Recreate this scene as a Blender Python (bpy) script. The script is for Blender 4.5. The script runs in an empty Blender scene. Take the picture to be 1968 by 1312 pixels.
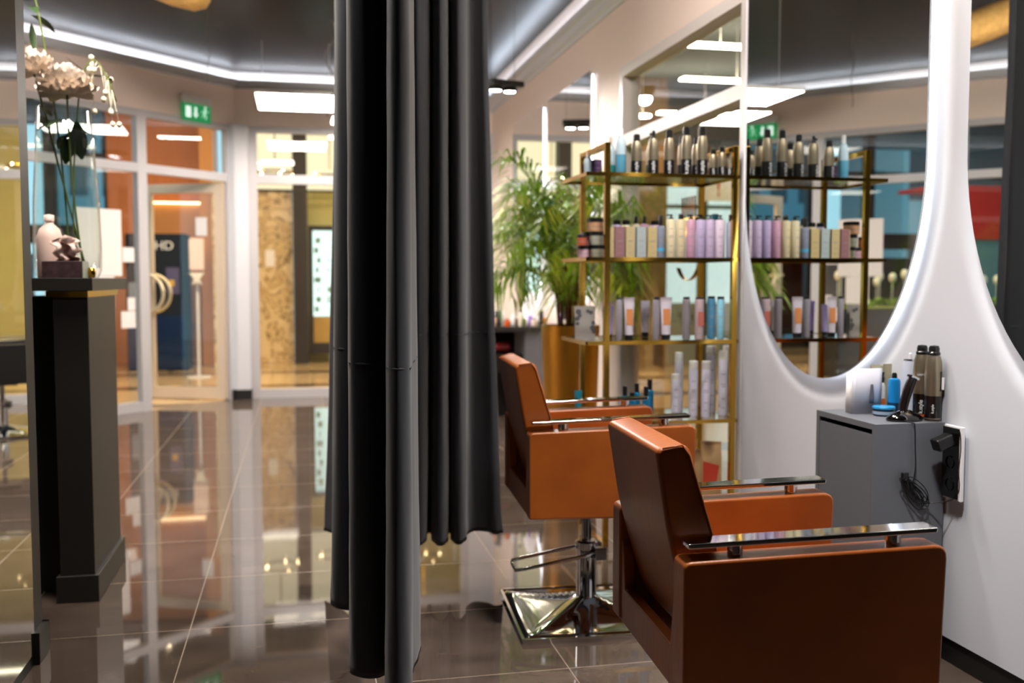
import bpy, bmesh, math, random
from mathutils import Vector, Matrix
random.seed(7)
PI = math.pi
S = bpy.context.scene
COL = S.collection

# ------------------------------------------------------------------ camera
FPX, CX, CY, H = 1913.0, 984.0, 656.0, 1.2
YAW = math.atan((984 - 575) / FPX)
PIT = math.atan((656 - 535) / FPX)
cam = bpy.data.cameras.new('camera')
cam.lens = 35.0
cam.sensor_width = 36.0
cam.clip_start = .02
cam.dof.use_dof = True
cam.dof.focus_distance = 2.45
cam.dof.aperture_fstop = 2.6
cam.dof.aperture_blades = 0
co = bpy.data.objects.new('camera', cam)
COL.objects.link(co)
co.location = (0, 0, H)
co.rotation_euler = (PI / 2 - PIT, 0, -YAW)
S.camera = co


def plan(px, d, z=None):
    """measured place: sight line column px, d metres deep -> floor plan x, y"""
    l = (px - CX) / FPX * d
    return (math.sin(YAW) * d + math.cos(YAW) * l, math.cos(YAW) * d - math.sin(YAW) * l)


def xat(px, Y):
    return Y * math.tan(YAW + math.atan((px - CX) / FPX))


# ------------------------------------------------------------------ materials
def lin(c):
    if isinstance(c, str):
        c = c.lstrip('#')
        c = [int(c[i:i + 2], 16) / 255 for i in (0, 2, 4)]
    return tuple(((v + .055) / 1.055) ** 2.4 if v > .04045 else v / 12.92 for v in c)


MATS = {}


def mat(name, col=None, rough=.5, metal=0., spec=.5, emit=None, es=0., noise=0., nscale=20., bump=0., bscale=200.,
        coat=0., trans=0., ior=1.45, sheen=0., stretch=None):
    if name in MATS:
        return MATS[name]
    m = bpy.data.materials.new(name)
    m.use_nodes = True
    nt = m.node_tree
    b = nt.nodes['Principled BSDF']
    c = lin(col) if col is not None else (.8, .8, .8)
    b.inputs['Base Color'].default_value = (*c, 1)
    b.inputs['Roughness'].default_value = rough
    b.inputs['Metallic'].default_value = metal
    b.inputs['Specular IOR Level'].default_value = spec
    b.inputs['IOR'].default_value = ior
    b.inputs['Coat Weight'].default_value = coat
    b.inputs['Coat Roughness'].default_value = .08
    b.inputs['Transmission Weight'].default_value = trans
    b.inputs['Sheen Weight'].default_value = sheen
    if emit is not None:
        b.inputs['Emission Color'].default_value = (*lin(emit), 1)
        b.inputs['Emission Strength'].default_value = es
    tc = nt.nodes.new('ShaderNodeTexCoord')
    src = tc.outputs['Object']
    if stretch:
        mp = nt.nodes.new('ShaderNodeMapping')
        mp.inputs['Scale'].default_value = stretch
        nt.links.new(src, mp.inputs['Vector'])
        src = mp.outputs['Vector']
    if noise:
        n = nt.nodes.new('ShaderNodeTexNoise')
        n.inputs['Scale'].default_value = nscale
        n.inputs['Detail'].default_value = 4
        nt.links.new(src, n.inputs['Vector'])
        r = nt.nodes.new('ShaderNodeMapRange')
        r.inputs['To Min'].default_value = 1 - noise
        r.inputs['To Max'].default_value = 1 + noise
        nt.links.new(n.outputs['Fac'], r.inputs['Value'])
        mx = nt.nodes.new('ShaderNodeVectorMath')
        mx.operation = 'SCALE'
        mx.inputs[0].default_value = c
        nt.links.new(r.outputs['Result'], mx.inputs['Scale'])
        nt.links.new(mx.outputs['Vector'], b.inputs['Base Color'])
    if bump:
        n = nt.nodes.new('ShaderNodeTexNoise')
        n.inputs['Scale'].default_value = bscale
        n.inputs['Detail'].default_value = 3
        nt.links.new(src, n.inputs['Vector'])
        bp = nt.nodes.new('ShaderNodeBump')
        bp.inputs['Strength'].default_value = bump
        bp.inputs['Distance'].default_value = .002
        nt.links.new(n.outputs['Fac'], bp.inputs['Height'])
        nt.links.new(bp.outputs['Normal'], b.inputs['Normal'])
    MATS[name] = m
    return m


def glass_mat(name, tint=(1, 1, 1), refl=1.0):
    m = bpy.data.materials.new(name)
    m.use_nodes = True
    nt = m.node_tree
    nt.nodes.clear()
    out = nt.nodes.new('ShaderNodeOutputMaterial')
    tr = nt.nodes.new('ShaderNodeBsdfTransparent')
    tr.inputs['Color'].default_value = (*tint, 1)
    gl = nt.nodes.new('ShaderNodeBsdfGlossy')
    gl.inputs['Roughness'].default_value = 0
    gl.inputs['Color'].default_value = (refl, refl, refl, 1)
    lw = nt.nodes.new('ShaderNodeLayerWeight')
    lw.inputs['Blend'].default_value = .5
    pw = nt.nodes.new('ShaderNodeMath'); pw.operation = 'POWER'; pw.inputs[1].default_value = 4.6
    nt.links.new(lw.outputs['Facing'], pw.inputs[0])
    fr = nt.nodes.new('ShaderNodeMath'); fr.operation = 'MULTIPLY_ADD'; fr.inputs[1].default_value = .95; fr.inputs[2].default_value = .045
    nt.links.new(pw.outputs[0], fr.inputs[0])
    mx = nt.nodes.new('ShaderNodeMixShader')
    nt.links.new(fr.outputs[0], mx.inputs[0])
    nt.links.new(tr.outputs[0], mx.inputs[1])
    nt.links.new(gl.outputs[0], mx.inputs[2])
    nt.links.new(mx.outputs[0], out.inputs[0])
    return m


def emis(name, col, s):
    if name in MATS:
        return MATS[name]
    m = bpy.data.materials.new(name)
    m.use_nodes = True
    nt = m.node_tree
    nt.nodes.clear()
    out = nt.nodes.new('ShaderNodeOutputMaterial')
    e = nt.nodes.new('ShaderNodeEmission')
    e.inputs['Color'].default_value = (*lin(col), 1)
    e.inputs['Strength'].default_value = s
    nt.links.new(e.outputs[0], out.inputs[0])
    MATS[name] = m
    return m


def floor_mat():
    m = bpy.data.materials.new('polished_tile')
    m.use_nodes = True
    nt = m.node_tree
    L = nt.links.new
    b = nt.nodes['Principled BSDF']
    tc = nt.nodes.new('ShaderNodeTexCoord')
    sp = nt.nodes.new('ShaderNodeSeparateXYZ')
    L(tc.outputs['Object'], sp.inputs[0])

    def M(op, a, bb=None, **k):
        n = nt.nodes.new('ShaderNodeMath')
        n.operation = op
        for i, v in enumerate((a, bb)):
            if v is None:
                continue
            if isinstance(v, (int, float)):
                n.inputs[i].default_value = v
            else:
                L(v, n.inputs[i])
        return n.outputs[0]
    tx = M('DIVIDE', M('ADD', sp.outputs[0], .38 + 59.), .59)
    ty = M('DIVIDE', M('ADD', sp.outputs[1], -2.9 + 60.), .60)
    fx = M('ABSOLUTE', M('SUBTRACT', M('FRACT', M('ADD', tx, .5)), .5))
    fy = M('ABSOLUTE', M('SUBTRACT', M('FRACT', M('ADD', ty, .5)), .5))
    g = M('LESS_THAN', M('MINIMUM', fx, fy), .0028)
    cell = nt.nodes.new('ShaderNodeCombineXYZ')
    L(M('FLOOR', tx), cell.inputs[0])
    L(M('FLOOR', ty), cell.inputs[1])
    wn = nt.nodes.new('ShaderNodeTexWhiteNoise')
    wn.noise_dimensions = '3D'
    L(cell.outputs[0], wn.inputs['Vector'])
    mp = nt.nodes.new('ShaderNodeMapping')
    mp.inputs['Scale'].default_value = (1.3, 3.2, 1)
    L(tc.outputs['Object'], mp.inputs['Vector'])
    ad = nt.nodes.new('ShaderNodeVectorMath')
    L(mp.outputs[0], ad.inputs[0])
    L(wn.outputs['Color'], ad.inputs[1])
    no = nt.nodes.new('ShaderNodeTexNoise')
    no.inputs['Scale'].default_value = 2.6
    no.inputs['Detail'].default_value = 7
    no.inputs['Roughness'].default_value = .62
    no.inputs['Distortion'].default_value = .6
    L(ad.outputs[0], no.inputs['Vector'])
    cr = nt.nodes.new('ShaderNodeValToRGB')
    e = cr.color_ramp.elements
    e[0].position = .3
    e[0].color = (*lin('#463b34'), 1)
    e[1].position = .72
    e[1].color = (*lin('#695a50'), 1)
    L(no.outputs['Fac'], cr.inputs[0])
    mx = nt.nodes.new('ShaderNodeMix')
    mx.data_type = 'RGBA'
    L(g, mx.inputs['Factor'])
    L(cr.outputs[0], mx.inputs['A'])
    mx.inputs['B'].default_value = (*lin('#93826f'), 1)
    L(mx.outputs['Result'], b.inputs['Base Color'])
    rr = M('ADD', M('MULTIPLY', g, .4), .035)
    L(rr, b.inputs['Roughness'])
    b.inputs['IOR'].default_value = 1.9
    return m


def marble_mat():
    m = bpy.data.materials.new('brown_marble')
    m.use_nodes = True
    nt = m.node_tree
    L = nt.links.new
    b = nt.nodes['Principled BSDF']
    tc = nt.nodes.new('ShaderNodeTexCoord')
    n = nt.nodes.new('ShaderNodeTexNoise')
    n.inputs['Scale'].default_value = 3.2
    n.inputs['Detail'].default_value = 8
    n.inputs['Distortion'].default_value = 1.8
    L(tc.outputs['Object'], n.inputs['Vector'])
    cr = nt.nodes.new('ShaderNodeValToRGB')
    e = cr.color_ramp.elements
    e[0].position = .36
    e[0].color = (*lin('#b99a6c'), 1)
    e[1].position = .62
    e[1].color = (*lin('#dcc398'), 1)
    x = e.new(.475); x.color = (*lin('#d6b988'), 1)
    x = e.new(.50); x.color = (*lin('#6e5638'), 1)
    x = e.new(.53); x.color = (*lin('#d2b585'), 1)
    L(n.outputs['Fac'], cr.inputs[0])
    L(cr.outputs[0], b.inputs['Base Color'])
    b.inputs['Roughness'].default_value = .2
    return m


def band_mat():
    """corridor floor: beige stone with dark bands"""
    m = bpy.data.materials.new('corridor_stone')
    m.use_nodes = True
    nt = m.node_tree
    L = nt.links.new
    b = nt.nodes['Principled BSDF']
    tc = nt.nodes.new('ShaderNodeTexCoord')
    sp = nt.nodes.new('ShaderNodeSeparateXYZ')
    L(tc.outputs['Object'], sp.inputs[0])
    a = nt.nodes.new('ShaderNodeMath'); a.operation = 'FRACT'
    d = nt.nodes.new('ShaderNodeMath'); d.operation = 'MULTIPLY'; d.inputs[1].default_value = .62
    L(sp.outputs[1], d.inputs[0]); L(d.outputs[0], a.inputs[0])
    c = nt.nodes.new('ShaderNodeMath'); c.operation = 'LESS_THAN'; c.inputs[1].default_value = .2
    L(a.outputs[0], c.inputs[0])
    mx = nt.nodes.new('ShaderNodeMix'); mx.data_type = 'RGBA'
    L(c.outputs[0], mx.inputs['Factor'])
    mx.inputs['A'].default_value = (*lin('#c9a878'), 1)
    mx.inputs['B'].default_value = (*lin('#54412f'), 1)
    L(mx.outputs['Result'], b.inputs['Base Color'])
    b.inputs['Roughness'].default_value = .12
    return m


def mirror_mat():
    m = mat('mirror_silver', '#eef2f0', 0.0, 1.0)
    return m


def gold_leaf():
    m = mat('hammered_gold', '#dcb068', .4, .75, bump=1.0, bscale=26, noise=.35, nscale=18)
    m.node_tree.nodes['Bump'].inputs['Distance'].default_value = .012
    return m


def leather_mat():
    m = bpy.data.materials.new('tan_leather')
    m.use_nodes = True
    nt = m.node_tree
    L = nt.links.new
    b = nt.nodes['Principled BSDF']
    tc = nt.nodes.new('ShaderNodeTexCoord')
    n = nt.nodes.new('ShaderNodeTexNoise')
    n.inputs['Scale'].default_value = 6
    n.inputs['Detail'].default_value = 6
    L(tc.outputs['Object'], n.inputs['Vector'])
    cr = nt.nodes.new('ShaderNodeValToRGB')
    e = cr.color_ramp.elements
    e[0].position = .3
    e[0].color = (*lin('#8f4716'), 1)
    e[1].position = .75
    e[1].color = (*lin('#a9591c'), 1)
    L(n.outputs['Fac'], cr.inputs[0])
    L(cr.outputs[0], b.inputs['Base Color'])
    b.inputs['Roughness'].default_value = .36
    b.inputs['Specular IOR Level'].default_value = .45
    v = nt.nodes.new('ShaderNodeTexVoronoi')
    v.inputs['Scale'].default_value = 420
    L(tc.outputs['Object'], v.inputs['Vector'])
    mp = nt.nodes.new('ShaderNodeMapping')
    mp.inputs['Scale'].default_value = (3, 26, 5)
    L(tc.outputs['Object'], mp.inputs['Vector'])
    w = nt.nodes.new('ShaderNodeTexNoise')
    w.inputs['Scale'].default_value = 2.5
    w.inputs['Detail'].default_value = 2
    L(mp.outputs[0], w.inputs['Vector'])
    b1 = nt.nodes.new('ShaderNodeBump')
    b1.inputs['Strength'].default_value = .10
    b1.inputs['Distance'].default_value = .0006
    L(v.outputs['Distance'], b1.inputs['Height'])
    b2 = nt.nodes.new('ShaderNodeBump')
    b2.inputs['Strength'].default_value = .12
    b2.inputs['Distance'].default_value = .006
    L(w.outputs['Fac'], b2.inputs['Height'])
    L(b1.outputs['Normal'], b2.inputs['Normal'])
    L(b2.outputs['Normal'], b.inputs['Normal'])
    return m


M_FLOOR = floor_mat()
M_MARBLE = marble_mat()
M_BAND = band_mat()
M_MIR = mirror_mat()
M_GOLDLEAF = gold_leaf()
M_LEATHER = leather_mat()
M_CEIL = mat('dark_stretch_ceiling', '#141412', .32, spec=.10)
M_WALLW = mat('white_wall_paint', '#cfd1d7', .6, noise=.01, nscale=3, bump=.05, bscale=90)
M_WALLP = mat('warm_wall_paint', '#ecdbd0', .65)
M_WALLD = mat('dark_back_wall', '#3a3735', .6)
M_ALU = mat('grey_window_frame', '#b9b8bb', .4, spec=.4)
M_ALUW = mat('pale_window_frame', '#d6d0cc', .4)
M_LEAFFR = mat('beige_door_frame', '#d0bda6', .4)
M_GLASS = glass_mat('clear_pane', (.97, .98, .97))
M_CLEAR = glass_mat('clear_glassware', (.93, .96, .95))
M_CHROME = mat('chrome', '#d8dadc', .06, 1.0)
M_DKCHROME = mat('dark_chrome', '#8e9094', .10, 1.0)
M_GOLD = mat('brass', '#c79a3c', .14, 1.0)
M_SOFTGOLD = mat('satin_brass_handle', '#d8c8a8', .4, .6)
M_BLK = mat('black_laminate', '#171615', .45)
M_DESK = mat('black_desk_paint', '#34322e', .42, spec=.35)
M_PART = mat('dark_grey_partition', '#2b2b27', .5)
M_GREYCAB = mat('graphite_cabinet', '#626469', .55, noise=.02, nscale=6)
M_BLKPL = mat('black_plastic', '#101010', .28)
M_GLOSSBLK = mat('glossy_black_plastic', '#0b0908', .08, coat=.6)
M_CURT = mat('charcoal_curtain', '#2c2d31', .8, spec=.25, sheen=.15, bump=.12, bscale=420)
M_SEAM = mat('curtain_hem_thread', '#3a3b3f', .8)
M_WHITE = mat('white_plastic', '#e8e6e6', .4)
M_PAPER = mat('white_paper', '#ece6e2', .7)
M_PINKW = mat('blush_plastic', '#dcc0b4', .5)
M_WOOD = mat('orange_wood_panel', '#c06a18', .4, noise=.16, nscale=2.5, stretch=(6, 6, .6))
M_WOODL = mat('light_wood_panel', '#cc8638', .4, noise=.08, nscale=2.5, stretch=(6, 6, .6))
M_CREAM = mat('cream_wall', '#ead9a8', .7)
M_OLIVE = mat('olive_wall', '#bfb070', .7)
M_TANW = mat('tan_wall', '#5c4524', .7)
M_DKBR = mat('dark_brown_metal', '#2a221d', .5)
M_GREYW = mat('grey_wall', '#4e5a60', .7)
M_HALLCEIL = mat('hall_ceiling', '#565b5c', .8)
M_BLUEM = mat('navy_panel', '#0f2144', .6, spec=.1)
M_RED = mat('red_panel', '#c0281c', .5)
M_GREENS = mat('exit_sign_green', '#128a4e', .5, emit='#18a860', es=.35)
M_SIGNW = mat('exit_sign_white', '#eefaf0', .5, emit='#e0fff0', es=.8)
M_LED = emis('cove_led', '#dcecff', 34.)
M_LEDM = emis('mirror_led', '#f2f6ff', 7.)
M_PANEL = emis('panel_light', '#fff1e4', 40.)
M_HALL = emis('hall_light', '#fff0d0', 30.)
M_HALLP = emis('hall_panel', '#ffe2b8', 44.)
M_LAMPW = emis('spot_bulb', '#ffffff', 40.)
M_WARM = emis('chandelier_bulb', '#ffe2a8', 45.)
M_SCREEN = emis('lit_shop_window', '#d8f4ea', 1.6)
M_FROST = emis('lit_frosted_window', '#d4ebe6', 1.05)
M_CREAMGLOW = emis('glowing_cream_wall', '#ffeec4', 1.15)  # brightness of the cream wall put in as emission, no lamp behind
M_FROND = mat('palm_green', '#7ea41c', .45, noise=.35, nscale=9)
M_FRONDY = mat('palm_yellow_green', '#a9b632', .45, noise=.3, nscale=9)
M_STEMP = mat('palm_cane', '#7a4a20', .6, noise=.3, nscale=14)
M_SOIL = mat('potting_soil', '#2a1c12', .9)
M_STEMG = mat('flower_stem', '#5d6a2c', .5)
M_LEAF = mat('flower_leaf', '#2e4420', .45)
M_PETAL = mat('peony_petal', '#f5e6d6', .6)
M_BUD = mat('cream_bud', '#ece4c8', .5)

# ------------------------------------------------------------------ mesh helpers


def newbm():
    return bmesh.new()


def box(bm, x0, x1, y0, y1, z0, z1, M=None, bev=0., seg=2):
    r = bmesh.ops.create_cube(bm, size=1.)
    vs = r['verts']
    T = Matrix.Translation(((x0 + x1) / 2, (y0 + y1) / 2, (z0 + z1) / 2)) @ Matrix.Diagonal((abs(x1 - x0), abs(y1 - y0), abs(z1 - z0), 1))
    bmesh.ops.transform(bm, matrix=T, verts=vs)
    if bev:
        es = list({e for v in vs for e in v.link_edges})
        r2 = bmesh.ops.bevel(bm, geom=es, offset=bev, segments=seg, profile=.5, affect='EDGES')
        vs = list({v for f in r2['faces'] for v in f.verts} | {v for v in vs if v.is_valid})
        # whole island
        vs = [v for v in vs if v.is_valid]
    if M is not None:
        bmesh.ops.transform(bm, matrix=M, verts=vs)
    return bm


def lathe(bm, prof, seg=28, c=(0, 0, 0), M=None):
    rings = []
    vs = []
    for r, z in prof:
        if r < 1e-5:
            v = bm.verts.new((c[0], c[1], c[2] + z))
            rings.append([v]); vs.append(v)
        else:
            ring = [bm.verts.new((c[0] + r * math.cos(2 * PI * i / seg), c[1] + r * math.sin(2 * PI * i / seg), c[2] + z)) for i in range(seg)]
            rings.append(ring); vs += ring
    for a, b in zip(rings[:-1], rings[1:]):
        for i in range(seg):
            j = (i + 1) % seg
            if len(a) == 1 and len(b) == 1:
                continue
            if len(a) == 1:
                bm.faces.new((a[0], b[j], b[i]))
            elif len(b) == 1:
                bm.faces.new((a[i], a[j], b[0]))
            else:
                bm.faces.new((a[i], a[j], b[j], b[i]))
    if M is not None:
        bmesh.ops.transform(bm, matrix=M, verts=vs)
    return bm


def tube(bm, pts, r, seg=10, closed=False, caps=True, rf=None, flat=1.0):
    pts = [Vector(p) for p in pts]
    n = len(pts)
    rings = []
    up = Vector((0, 0, 1))
    prev = None
    for i, p in enumerate(pts):
        if closed:
            t = pts[(i + 1) % n] - pts[i - 1]
        else:
            t = pts[min(i + 1, n - 1)] - pts[max(i - 1, 0)]
        if t.length < 1e-9:
            t = Vector((0, 0, 1))
        t.normalize()
        if prev is None:
            a = t.cross(up)
            if a.length < .05:
                a = t.cross(Vector((1, 0, 0)))
        else:
            a = prev - t * prev.dot(t)
        a.normalize()
        prev = a
        b = t.cross(a)
        rr = r if rf is None else rf(i / (n - 1)) * r
        rings.append([bm.verts.new(p + a * rr * math.cos(2 * PI * k / seg) + b * rr * flat * math.sin(2 * PI * k / seg)) for k in range(seg)])
    m = n if closed else n - 1
    for i in range(m):
        A, B = rings[i], rings[(i + 1) % n]
        for k in range(seg):
            j = (k + 1) % seg
            bm.faces.new((A[k], A[j], B[j], B[k]))
    if caps and not closed:
        bm.faces.new(rings[0][::-1])
        bm.faces.new(rings[-1])
    return bm


def prism(bm, poly, axis, a0, a1, M=None):
    """extrude a 2D polygon; axis 'y': poly is (x,z); 'x': (y,z); 'z': (x,y)"""
    def P(p, a):
        return {'y': (p[0], a, p[1]), 'x': (a, p[0], p[1]), 'z': (p[0], p[1], a)}[axis]
    A = [bm.verts.new(P(p, a0)) for p in poly]
    B = [bm.verts.new(P(p, a1)) for p in poly]
    n = len(poly)
    bm.faces.new(A)
    bm.faces.new(B[::-1])
    for i in range(n):
        j = (i + 1) % n
        bm.faces.new((A[j], A[i], B[i], B[j]))
    if M is not None:
        bmesh.ops.transform(bm, matrix=M, verts=A + B)
    bmesh.ops.recalc_face_normals(bm, faces=bm.faces[:])
    return bm


def obj(name, bm, m, parent=None, smooth=False, bevel=0., bseg=3, mods=None):
    me = bpy.data.meshes.new(name)
    bmesh.ops.recalc_face_normals(bm, faces=bm.faces[:])
    bm.to_mesh(me)
    bm.free()
    me.materials.append(m)
    if smooth:
        for p in me.polygons:
            p.use_smooth = True
    o = bpy.data.objects.new(name, me)
    COL.objects.link(o)
    if parent is not None:
        o.parent = parent
    if bevel:
        b = o.modifiers.new('bevel', 'BEVEL')
        b.width = bevel
        b.segments = bseg
        b.limit_method = 'ANGLE'
        b.harden_normals = True
        for p in me.polygons:
            p.use_smooth = True
    return o


def auto(o, ang=35):
    """smooth by angle, stored on the mesh"""
    me = o.data
    bm = bmesh.new()
    bm.from_mesh(me)
    for f in bm.faces:
        f.smooth = True
    for e in bm.edges:
        if len(e.link_faces) == 2:
            e.smooth = e.calc_face_angle(0) < math.radians(ang)
    bm.to_mesh(me)
    bm.free()
    return o


def tag(o, label, cat, group=None, kind=None):
    if label:
        o['label'] = label
    if cat:
        o['category'] = cat
    if group:
        o['group'] = group
    if kind:
        o['kind'] = kind
    return o


def thing(name, label, cat, loc=(0, 0, 0), rz=0., group=None, kind=None):
    o = bpy.data.objects.new(name, None)
    o.empty_display_size = .05
    COL.objects.link(o)
    o.location = loc
    o.rotation_euler = (0, 0, rz)
    return tag(o, label, cat, group, kind)


def struct(name, bm, m, parent=None, label=None, cat=None, **k):
    o = obj(name, bm, m, parent, **k)
    if parent is None:
        o['kind'] = 'structure'
        tag(o, label, cat)
    return o


def copy_tree(o, parent=None):
    c = o.copy()
    COL.objects.link(c)
    if parent is not None:
        c.parent = parent
    for ch in [x for x in COL.objects if x.parent == o]:
        copy_tree(ch, c)
    return c


def text_mesh(body, size, m, parent, loc, rot, name='lettering', extrude=.0004, align='CENTER', sx=1.):
    cu = bpy.data.curves.new(name, 'FONT')
    cu.body = body
    cu.size = size
    cu.extrude = extrude
    cu.align_x = align
    cu.align_y = 'CENTER'
    tmp = bpy.data.objects.new(name + '_tmp', cu)
    COL.objects.link(tmp)
    dg = bpy.context.evaluated_depsgraph_get()
    me = bpy.data.meshes.new_from_object(tmp.evaluated_get(dg))
    bpy.data.objects.remove(tmp)
    me.materials.clear()
    me.materials.append(m)
    o = bpy.data.objects.new(name, me)
    COL.objects.link(o)
    if parent is not None:
        o.parent = parent
    o.location = loc
    o.rotation_euler = rot
    o.scale = (sx, 1, 1)
    return o


def fbox(name, dims, m, parent=None, bevel=0., M=None, **k):
    bm = newbm()
    box(bm, *dims, M=M)
    return obj(name, bm, m, parent, bevel=bevel, **k)


def sbox(name, dims, m, bevel=0., M=None, label=None, cat=None):
    bm = newbm()
    box(bm, *dims, M=M)
    return struct(name, bm, m, bevel=bevel, label=label, cat=cat)


# ------------------------------------------------------------------ facade frame
FA = Vector((-1.349, 9.454, 0))
FU = Vector((.69, .736, 0)).normalized()
FN = Vector((FU.y, -FU.x, 0))          # towards the salon
FM = Matrix(((FU.x, FN.x, 0, FA.x), (FU.y, FN.y, 0, FA.y), (0, 0, 1, 0), (0, 0, 0, 1)))   # local x along, y into the room
ZT, ZH = 2.18, 2.66      # transom, head heights
ZC = 3.12                # cove lip
ZCEIL = 3.22
FARY = 10.25
XW = 1.985               # right wall surface
S_L, S_R = -3.6, 1.04


def fpt(s, off=0.):
    p = FA + FU * s + FN * off
    return (p.x, p.y)


# ------------------------------------------------------------------ floor and ceiling
bm = newbm()
PL = fpt(S_L)
corner = (-.55, FARY)
poly = [(2.1, -3.2), (2.1, FARY + .05), (-.62, FARY + .05), PL, (PL[0], -3.2)]
prism(bm, [(p[0], p[1]) for p in poly], 'z', -.05, 0)
struct('floor', bm, M_FLOOR)

bm = newbm()
prism(bm, [(p[0], p[1]) for p in poly], 'z', ZCEIL, ZCEIL + .06)
struct('ceiling', bm, M_CEIL)

# corridor floor
bm = newbm()
prism(bm, [(9.5, 1.0), (9.5, 18), (-9.5, 18), (-9.5, 4), (PL[0] - .01, 4), (PL[0] - .01, PL[1] + .01), (-.63, FARY + .06), (2.11, FARY + .06), (2.11, 1.0)], 'z', -.05, -.002)
struct('floor_corridor', bm, M_BAND)

# left / back walls of the salon (behind the camera and beyond the desk)
sbox('wall_left', (PL[0] - .1, PL[0], -3.2, PL[1] - .02, 0, ZCEIL), M_WALLP)
sbox('wall_back', (PL[0], 2.1, -3.3, -3.2, 0, ZCEIL), M_WALLD)

# ------------------------------------------------------------------ right wall
WY0, WY1 = 4.20, 6.0     # window opening
bm = newbm()
box(bm, XW, 2.1, .9, WY0, .08, 2.93)            # white panel wall with mirrors
struct('wall_right', bm, M_WALLW)
bm = newbm()
box(bm, XW, 2.1, -3.2, .9, .08, 2.93)
struct('wall_right_near', bm, M_WALLD)
bm = newbm()
box(bm, XW, 2.1, WY1, FARY, 0, 2.93)
struct('wall_right_far', bm, M_WALLP)
bm = newbm()
box(bm, XW, 2.1, WY0, WY1, 2.50, 2.93)
struct('wall_right_head', bm, M_WALLP)
bm = newbm()
box(bm, XW, 2.1, -3.2, FARY, 2.93, ZCEIL)
struct('wall_right_fascia', bm, M_WALLP)
sbox('baseboard_right', (XW - .01, 2.09, -3.2, WY0, 0, .08), M_BLK)
# crown strip with its light ledge
bm = newbm()
prism(bm, [(XW, 2.90), (XW - .015, 2.90), (XW - .02, 2.925), (XW - .045, 2.94), (XW - .05, 2.985), (XW - .08, 3.0), (XW - .08, 3.04), (XW - .06, 3.04), (XW - .06, 3.01), (XW, 3.01)], 'y', -3.2, FARY)
struct('trim_1', bm, M_WALLW)

# front layer of the mirror wall with scooped recesses round each mirror
MC = [3.485, 1.985, .485, -1.015]
HW, ZE, AE = .65, 1.60, .78        # half width, ellipse centre height, semi height


def edge_dist(y, z):
    d = 9.
    for c in MC:
        dy = y - c
        if z >= ZE:
            q = abs(dy) - HW
        else:
            px_, pz_ = dy / HW, (z - ZE) / AE
            g = math.hypot(px_, pz_)
            if g < .5:
                q = -1.
            else:
                gr = math.hypot(dy / HW ** 2, (z - ZE) / AE ** 2) / g
                q = (g - 1) / gr
        d = min(d, q)
    return d


# the wall front swells softly away from each mirror (shallow moulded recess)
bm = newbm()
NY, NZ = 260, 170
rows = []
for i in range(NY + 1):
    y = .92 + (WY0 - .92) * i / NY
    row = []
    for j in range(NZ + 1):
        z = .08 + (2.92 - .08) * j / NZ
        u = max(0., min(1., (edge_dist(y, z) - .012) / .088))
        row.append(bm.verts.new((XW - .001 - .017 * u * u * (3 - 2 * u), y, z)))
    rows.append(row)
for p, q in zip(rows[:-1], rows[1:]):
    for j in range(NZ):
        bm.faces.new((p[j], p[j + 1], q[j + 1], q[j]))
for r_ in (rows[0], rows[-1]):
    back = [bm.verts.new((XW, v.co.y, v.co.z)) for v in r_]
    for j in range(NZ):
        bm.faces.new((r_[j], r_[j + 1], back[j + 1], back[j]))
struct('wall_right_panel', bm, M_WALLW, smooth=True)


def u_outline(c, hw, ze, ae, ztop, n=44):
    pts = [(c + hw, ztop)]
    for i in range(n + 1):
        t = -PI * i / n
        pts.append((c + hw * math.cos(t), ze + ae * math.sin(t)))
    pts.append((c - hw, ztop))
    return pts


def wall_mirror(c, hw, ztop, label, ae=AE, ze=ZE):
    t = thing('wall_mirror', label, 'mirror', (XW, c, ze), 0, 'round-bottomed wall mirrors')
    bm = newbm()
    o_ = u_outline(0, hw, 0, ae, ztop - ze)
    prism(bm, o_, 'x', -.040, -.032)
    obj('glass', bm, M_MIR, t)
    bm = newbm()
    prism(bm, u_outline(0, hw - .04, 0, ae - .04, ztop - ze - .05), 'x', -.0318, -.0005)
    obj('backing_box', bm, M_WHITE, t)
    bm = newbm()
    tube(bm, [(-.018, p[0], p[1]) for p in u_outline(0, hw - .020, 0, ae - .020, ztop - ze - .02)], .005, seg=6)
    obj('light_strip', bm, M_LEDM, t)
    return t


wall_mirror(MC[0], HW, 2.60, 'tall mirror between gold shelf stand and white column, above grey cabinet')
wall_mirror(MC[1], HW, 2.60, 'tall mirror at the frame edge right of the slim white column')
wall_mirror(7.16, .60, 2.60, 'distant wall mirror just beyond the shop window, behind the palm')
wall_mirror(8.50, .58, 2.60, 'farthest wall mirror, beside the charcoal curtain')
m3 = wall_mirror(MC[2], HW, 2.60, 'mirror outside the frame')
for ch in [x for x in COL.objects if x.parent == m3]:
    bpy.data.objects.remove(ch)
bpy.data.objects.remove(m3)

# right window
t = thing('window_1', None, None, (0, 0, 0), kind='structure')
bm = newbm()
box(bm, 1.965, 2.06, WY1 - .06, WY1, 0, 2.50)
box(bm, 1.965, 2.06, WY0, WY0 + .05, 0, 2.50)
box(bm, 1.965, 2.06, WY0 + .05, WY1 - .06, 2.44, 2.50)
box(bm, 1.965, 2.06, WY0 + .05, WY1 - .06, 2.01, 2.08)
box(bm, 1.965, 2.06, WY0 + .05, WY1 - .06, 0, .07)
obj('window_frame', bm, M_ALUW, t)
bm = newbm()
box(bm, 2.022, 2.028, WY0 + .05, WY1 - .06, .07, 2.01)
obj('window_pane', bm, M_GLASS, t)
bm = newbm()
box(bm, 2.022, 2.028, WY0 + .05, WY1 - .06, 2.08, 2.44)
obj('window_pane', bm, M_GLASS, t)
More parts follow.
